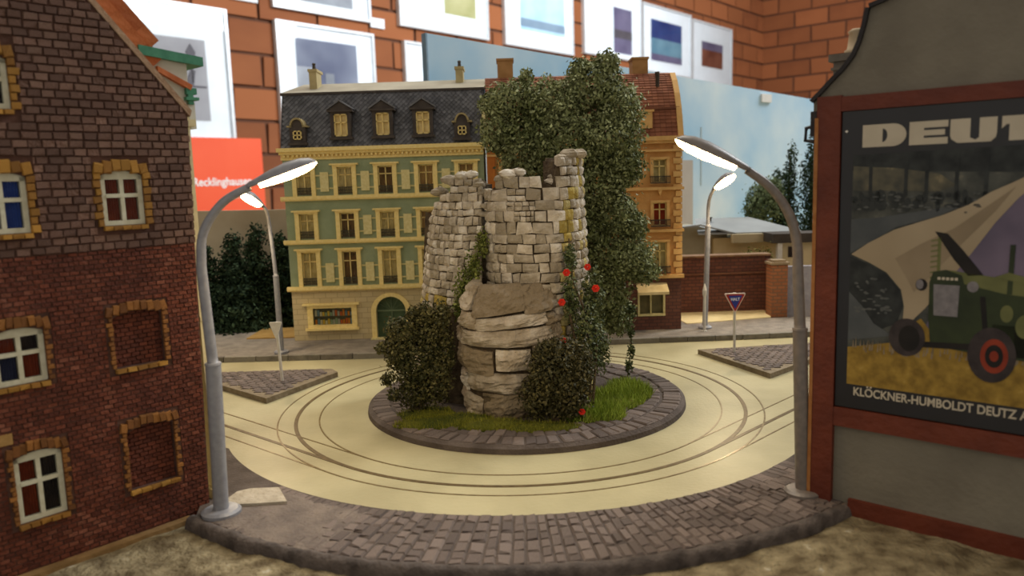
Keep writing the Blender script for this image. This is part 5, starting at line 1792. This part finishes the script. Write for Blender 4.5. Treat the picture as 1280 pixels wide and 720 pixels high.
shrub('bush', 'round brownish green bush in front of the tower right side', 'bush', (.155, 2.95, .031),
      [(.15, 2.97, .22, .105, .08, .12), (.20, 2.99, .13, .10, .07, .10), (.10, 2.98, .14, .085, .07, .10), (.17, 3.0, .30, .085, .07, .085), (.25, 3.02, .24, .07, .06, .13), (.13, 3.0, .31, .06, .05, .06)],
      10500, .0075, M('bush_leaf_brown', (60, 58, 32), (96, 88, 52), 6, 0.6, rand=0.4, spec=0.25), 22, [([(.15, 2.97, .03), (.15, 2.97, .2), (.17, 3.0, .3)], .011, .004), ([(.16, 2.97, .03), (.22, 3.0, .2)], .01, .004)])
ros = shrub('climbing_rose', 'climbing rose with red blooms up the right side of the tower', 'rose', (.31, 3.12, .031),
            [(.30, 3.13, .34, .07, .05, .18), (.24, 3.13, .52, .035, .03, .11), (.34, 3.2, .50, .05, .05, .14), (.245, 3.15, .68, .03, .03, .07), (.36, 3.24, .28, .06, .06, .12)],
            4800, .0078, leaf_rose, 23, [([(.30, 3.11, .03), (.27, 3.11, .25), (.235, 3.12, .45), (.25, 3.15, .62), (.24, 3.16, .76)], .007, .003), ([(.31, 3.12, .03), (.32, 3.13, .3), (.29, 3.13, .48), (.245, 3.12, .60)], .007, .003), ([(.32, 3.12, .03), (.35, 3.18, .3), (.345, 3.2, .5), (.33, 3.22, .66)], .007, .003)], .2, 1.0)
rose_red = M('rose_red', (206, 40, 24), (226, 58, 34), 30, 0.6)
for (x, y, z_, r) in ((.222, 3.085, .628, .016), (.312, 3.13, .643, .015), (.343, 3.12, .555, .017), (.200, 3.08, .508, .016), (.203, 3.07, .352, .014), (.262, 2.945, .088, .014)):
    b = MB((.31, 3.12, .031))
    for lay_, (n_, rr_, tz) in enumerate(((6, r, .2), (5, r * .72, .5), (4, r * .42, .8))):
        for k in range(n_):
            a = 2 * math.pi * (k + .5 * lay_) / n_
            dx, dz = math.cos(a), math.sin(a)
            px, pz = -dz, dx
            w_ = rr_ * .55
            f_ = -r * tz
            b.add([(x + dx * rr_ * .1, y - r * .1, z_ + dz * rr_ * .1), (x + dx * rr_ * .7 + px * w_, y + f_, z_ + dz * rr_ * .7 + pz * w_), (x + dx * rr_, y + f_ * .7, z_ + dz * rr_), (x + dx * rr_ * .7 - px * w_, y + f_, z_ + dz * rr_ * .7 - pz * w_)], [(0, 1, 2, 3)])
    b.build('rose_bloom', rose_red, ros)
ivy_m = M('ivy_leaf', (92, 102, 46), (128, 132, 68), 6, 0.7, rand=0.3, spec=0.2)
iv = thing('ivy', 'yellow green ivy running down the crack between tower wing and main wall', 'ivy', (-.2, 3.25, .40))
leaves('foliage', [(-.12, 3.25, .74, .03, .02, .07), (-.16, 3.24, .64, .04, .02, .08), (-.205, 3.24, .55, .045, .025, .09), (-.225, 3.25, .46, .035, .025, .06)], 1500, .0085, ivy_m, iv, (-.2, 3.25, .40), .1, 1.0, 24)
b = MB((-.2, 3.25, .40)).tube([(-.225, 3.265, .40), (-.2, 3.262, .52), (-.16, 3.262, .63), (-.12, 3.27, .76)], .004, 5)
b.build('stem', bark_m, iv)

# the big tree behind the tower
TL = (.40, 3.90, .031)
tr_ = thing('tree', 'big leafy green tree rising behind the ruined tower', 'tree', TL)
b = MB(TL)
b.tube([(.40, 3.90, .02), (.39, 3.90, .3), (.41, 3.88, .6), (.38, 3.87, .85)], [.045, .036, .032, .028], 10)
for pts in ([(.40, 3.88, .7), (.28, 3.86, 1.0), (.2, 3.85, 1.3)], [(.39, 3.87, .85), (.42, 3.85, 1.1), (.42, 3.85, 1.45)], [(.40, 3.87, .75), (.52, 3.85, 1.0), (.55, 3.85, 1.3)], [(.40, 3.88, .5), (.55, 3.86, .6), (.63, 3.85, .56)], [(.3, 3.86, .98), (.1, 3.85, 1.2), (-.05, 3.85, 1.3)], [(.40, 3.88, .45), (.5, 3.85, .42)]):
    b.tube(pts, [.022, .014, .006], 7)
b.build('trunk', bark_m, tr_, smooth=True)
crown = [(.02, 3.85, 1.385, .12, .12, .10), (-.05, 3.85, 1.235, .09, .10, .10), (-.06, 3.85, 1.37, .075, .08, .06), (.21, 3.83, 1.36, .16, .15, .13), (.42, 3.85, 1.45, .145, .14, .13), (.55, 3.85, 1.34, .12, .13, .13), (.50, 3.83, 1.17, .165, .16, .16), (.26, 3.80, 1.175, .20, .17, .19), (.57, 3.85, 1.05, .105, .12, .11), (.53, 3.85, .82, .12, .13, .12), (.60, 3.84, .60, .125, .12, .115), (.50, 3.84, .60, .15, .13, .14), (.47, 3.84, .40, .13, .12, .13), (.66, 3.82, .53, .085, .09, .06), (.43, 3.85, .97, .15, .15, .15), (.52, 3.82, .29, .08, .08, .08), (.10, 3.84, 1.16, .17, .15, .17), (.35, 3.86, .75, .13, .13, .15), (.62, 3.85, .76, .07, .09, .07), (.49, 3.84, 1.55, .07, .08, .06), (.10, 3.84, 1.49, .035, .04, .05), (.36, 3.84, 1.53, .05, .06, .05)]
leaves('foliage', crown, 62000, .0098, leaf_tree, tr_, TL, .5, .8, 25)
cr = thing('hanging_creeper', 'thin green creeper trailing from the tree down to the grass', 'creeper', (.555, 3.62, .04))
b = MB((.555, 3.62, .04)).tube([(.575, 3.70, .40), (.56, 3.64, .32), (.567, 3.62, .21), (.552, 3.62, .10), (.54, 3.60, .035)], .003, 5)
b.build('stem', bark_m, cr)
leaves('foliage', [(.57, 3.66, .36, .03, .03, .05), (.562, 3.62, .27, .022, .02, .06), (.563, 3.62, .18, .02, .02, .05), (.552, 3.62, .10, .022, .02, .05)], 520, .009, leaf_rose, cr, (.555, 3.62, .04), .1, 1.0, 26)

# ------------------------------------------------------------------ street lamps (lit)
glow = MEmit('lamp_glow', (255, 214, 150), 26.0)


def lamp(label, base, sleeve_z, path, r0, r1, head, mat, energy, parts_n=14, fat=.15):
    """path: pole and bent arm points (world); head: (start, end) points of the luminaire"""
    t = thing('street_lamp', label, 'street lamp', base, 0, 'lit street lamps')
    b = MB(base)
    b.lathe([(r0 * 2.6, 0), (r0 * 2.6, .010), (r0 * 2.2, .016), (r0 * 1.2, .018)], base, 24)
    b.build('base_disc', mat, t)
    P = [Vector(p) for p in path]
    ki = next(i for i, p in enumerate(P) if p.z >= sleeve_z)
    MB(base).tube([P[0], P[ki]], r0, 28).tube([P[ki], P[ki] + Vector((0, 0, .006))], [r0 * 1.08, r0 * 1.0], 28).build('pole_sleeve', mat, t, smooth=False)
    # smooth the arm
    Q = P[ki:]
    fine_ = []
    for i in range(len(Q) - 1):
        a = Q[max(i - 1, 0)]
        b_, c_, d_ = Q[i], Q[i + 1], Q[min(i + 2, len(Q) - 1)]
        for k in range(6):
            f = k / 6
            fine_.append(0.5 * ((2 * b_) + (c_ - a) * f + (2 * a - 5 * b_ + 4 * c_ - d_) * f * f + (3 * b_ - a - 3 * c_ + d_) * f ** 3))
    fine_.append(Q[-1])
    MB(base).tube(fine_, list(np.linspace(r1 * 1.1, r1 * .8, len(fine_))), parts_n).build('pole_arm', mat, t, smooth=True)
    a, e = Vector(head[0]), Vector(head[1])
    d = (e - a)
    L_ = d.length
    d.normalize()
    sd = d.cross(Vector((0, 0, 1))).normalized()
    up = sd.cross(d).normalized()
    hm, ln = MB(base), MB(base)
    prof = [(0, .30, .30), (.06, .5, .5), (.18, .72, .62), (.38, .98, .85), (.6, 1.1, 1.0), (.8, 1.0, .9), (.93, .72, .6), (1.0, .2, .15)]
    W = L_ * fat
    n = 12
    rings = []
    for f, wv, hv in prof:
        rings.append([a + d * (L_ * f) + sd * (W * wv * math.cos(math.pi * k / n)) + up * (W * .95 * hv * math.sin(math.pi * k / n)) for k in range(n + 1)])
    for r in rings:
        hm.v += [tuple(p) for p in r]
    for i in range(len(rings) - 1):
        for k in range(n):
            q = i * (n + 1) + k
            hm.f.append((q, q + 1, q + n + 2, q + n + 1))
            hm.mi.append(0)
    bot = len(hm.v)
    hm.f.append(tuple(range(n, -1, -1)))
    hm.mi.append(0)
    for i in range(2):                                     # closed neck underneath
        q = i * (n + 1)
        hm.f.append((q, q + n + 1, q + 2 * n + 1, q + n))
        hm.mi.append(0)
    hm.build('lamp_head', mat, t, smooth=True)
    lr = []
    for f, wv, hv in prof[2:]:
        lr.append([a + d * (L_ * f) + sd * (W * .93 * wv * math.cos(math.pi * k / n)) - up * (W * .62 * hv * math.sin(math.pi * k / n)) for k in range(n + 1)])
    for r in lr:
        ln.v += [tuple(p) for p in r]
    for i in range(len(lr) - 1):
        for k in range(n):
            q = i * (n + 1) + k
            ln.f.append((q, q + n + 1, q + n + 2, q + 1))
            ln.mi.append(0)
    ln.f.append(tuple(range(n + 1)))
    ln.mi.append(0)
    ln.build('lamp_lens', glow, t, smooth=True)
    ld = bpy.data.lights.new('lamp_light', 'SPOT')
    ld.energy, ld.color, ld.spot_size, ld.spot_blend, ld.shadow_soft_size = energy, (1.0, 0.80, 0.52), R_(165), 0.6, .03
    lo = bpy.data.objects.new('lamp_light', ld)
    col.objects.link(lo)
    lo.parent = t
    lo.location = (a + d * L_ * .55 - up * W * .95) - Vector(base)
    lo.rotation_euler = (-up).to_track_quat('-Z', 'Y').to_euler()
    return t


lamp('grey street lamp beside the brick house, lit, base on the near pavement', (-.906, 2.228, .026), .49,
     [(-.906, 2.228, .04), (-.893, 2.228, .49), (-.901, 2.228, .72), (-.901, 2.228, .80), (-.889, 2.235, .885), (-.833, 2.25, .965), (-.755, 2.262, 1.008)], .0225, .0145, ((-.765, 2.26, 1.003), (-.565, 2.30, 1.075)), lamp_grey, 5)
lamp('brown grey street lamp beside the poster building, lit, base on the near pavement', (.87, 2.241, .026), .537,
     [(.87, 2.241, .04), (.852, 2.241, .537), (.843, 2.241, .70), (.837, 2.241, .80), (.812, 2.245, .885), (.762, 2.252, .958), (.695, 2.262, 1.012)], .021, .015, ((.703, 2.26, 1.005), (.495, 2.30, 1.108)), lamp_dark, 5)
lamp('slim grey street lamp before the fir trees, lit, on the far pavement', (-1.386, 4.49, .030), .49,
     [(-1.386, 4.49, .04), (-1.386, 4.49, .49), (-1.396, 4.49, .70), (-1.410, 4.49, .86), (-1.435, 4.46, .925)], .0165, .011, ((-1.425, 4.463, .895), (-1.495, 4.33, .985)), lamp_grey, 15, 10, .23)
lamp('slim grey street lamp before the yard wall, lit, on the far pavement', (1.229, 4.84, .030), .47,
     [(1.229, 4.84, .04), (1.237, 4.84, .47), (1.246, 4.84, .68), (1.252, 4.84, .84), (1.285, 4.81, .935)], .0165, .011, ((1.275, 4.813, .905), (1.36, 4.68, 1.0)), lamp_grey, 15, 10, .23)

# ------------------------------------------------------------------ signs and post
sgo = (1.215, 4.143, .026)
sg_ = thing('give_way_sign', 'downward triangle road sign with red rim and blue middle on a pale post', 'sign', sgo)
MB(sgo).tube([(1.215, 4.143, .02), (1.214, 4.145, .36)], .0075, 8).build('post', white_post, sg_)


def tri(c, s, hgt, r):
    """downward triangle with rounded corners: centre x, top z"""
    x, zt = c
    return [(x - s + r * .3, zt), (x - s, zt - r * .5), (x - r * .4, zt - hgt + r * .3), (x, zt - hgt), (x + r * .4, zt - hgt + r * .3), (x + s, zt - r * .5), (x + s - r * .3, zt)]


MB(sgo).prism(tri((1.213, .360), .057, .106, .012), 4.128, 4.136).build('sign_rim', M('sign_pale_rim', (216, 190, 176), (226, 202, 190), 10, 0.5), sg_)
MB(sgo).prism(tri((1.213, .354), .049, .092, .010), 4.1265, 4.129).build('red_border', M('sign_red', (156, 44, 40), (172, 56, 50), 10, 0.5), sg_)
MB(sgo).prism(tri((1.213, .347), .036, .070, .006), 4.125, 4.128).build('blue_field', M('sign_blue', (44, 56, 140), (56, 68, 156), 10, 0.5), sg_)
text('sign_lettering', 'HALT', .023, M('sign_white', (226, 228, 236), None, 10, 0.5), sg_, (1.188 - sgo[0], 4.1245 - sgo[1], .320 - sgo[2]), (R_(90), 0, 0), .0006, .0003, .86)
bko = (-1.185, 3.818, .026)
bs = thing('road_sign', 'pale triangular road sign seen from its blank back on a white post', 'sign', bko)
MB(bko).tube([(-1.185, 3.818, .02), (-1.196, 3.822, .335)], .0075, 8).build('post', white_post, bs)
MB(bko).prism(tri((-1.197, .336), .031, .085, .01), 3.808, 3.815).build('sign_plate', white_post, bs)
bko2 = (1.201, 4.74, .028)
bo = thing('pointed_post', 'slim white post with a pointed tip beside the far lamp', 'post', bko2)
MB(bko2).lathe([(.009, .0), (.009, .22), (.013, .235), (.014, .262), (.008, .285), (.0015, .305)], bko2, 10).build('post_shaft', white_post, bo)
MB(bko2).lathe([(.016, 0), (.016, .006), (.010, .008)], bko2, 10).build('post_foot', white_post, bo)
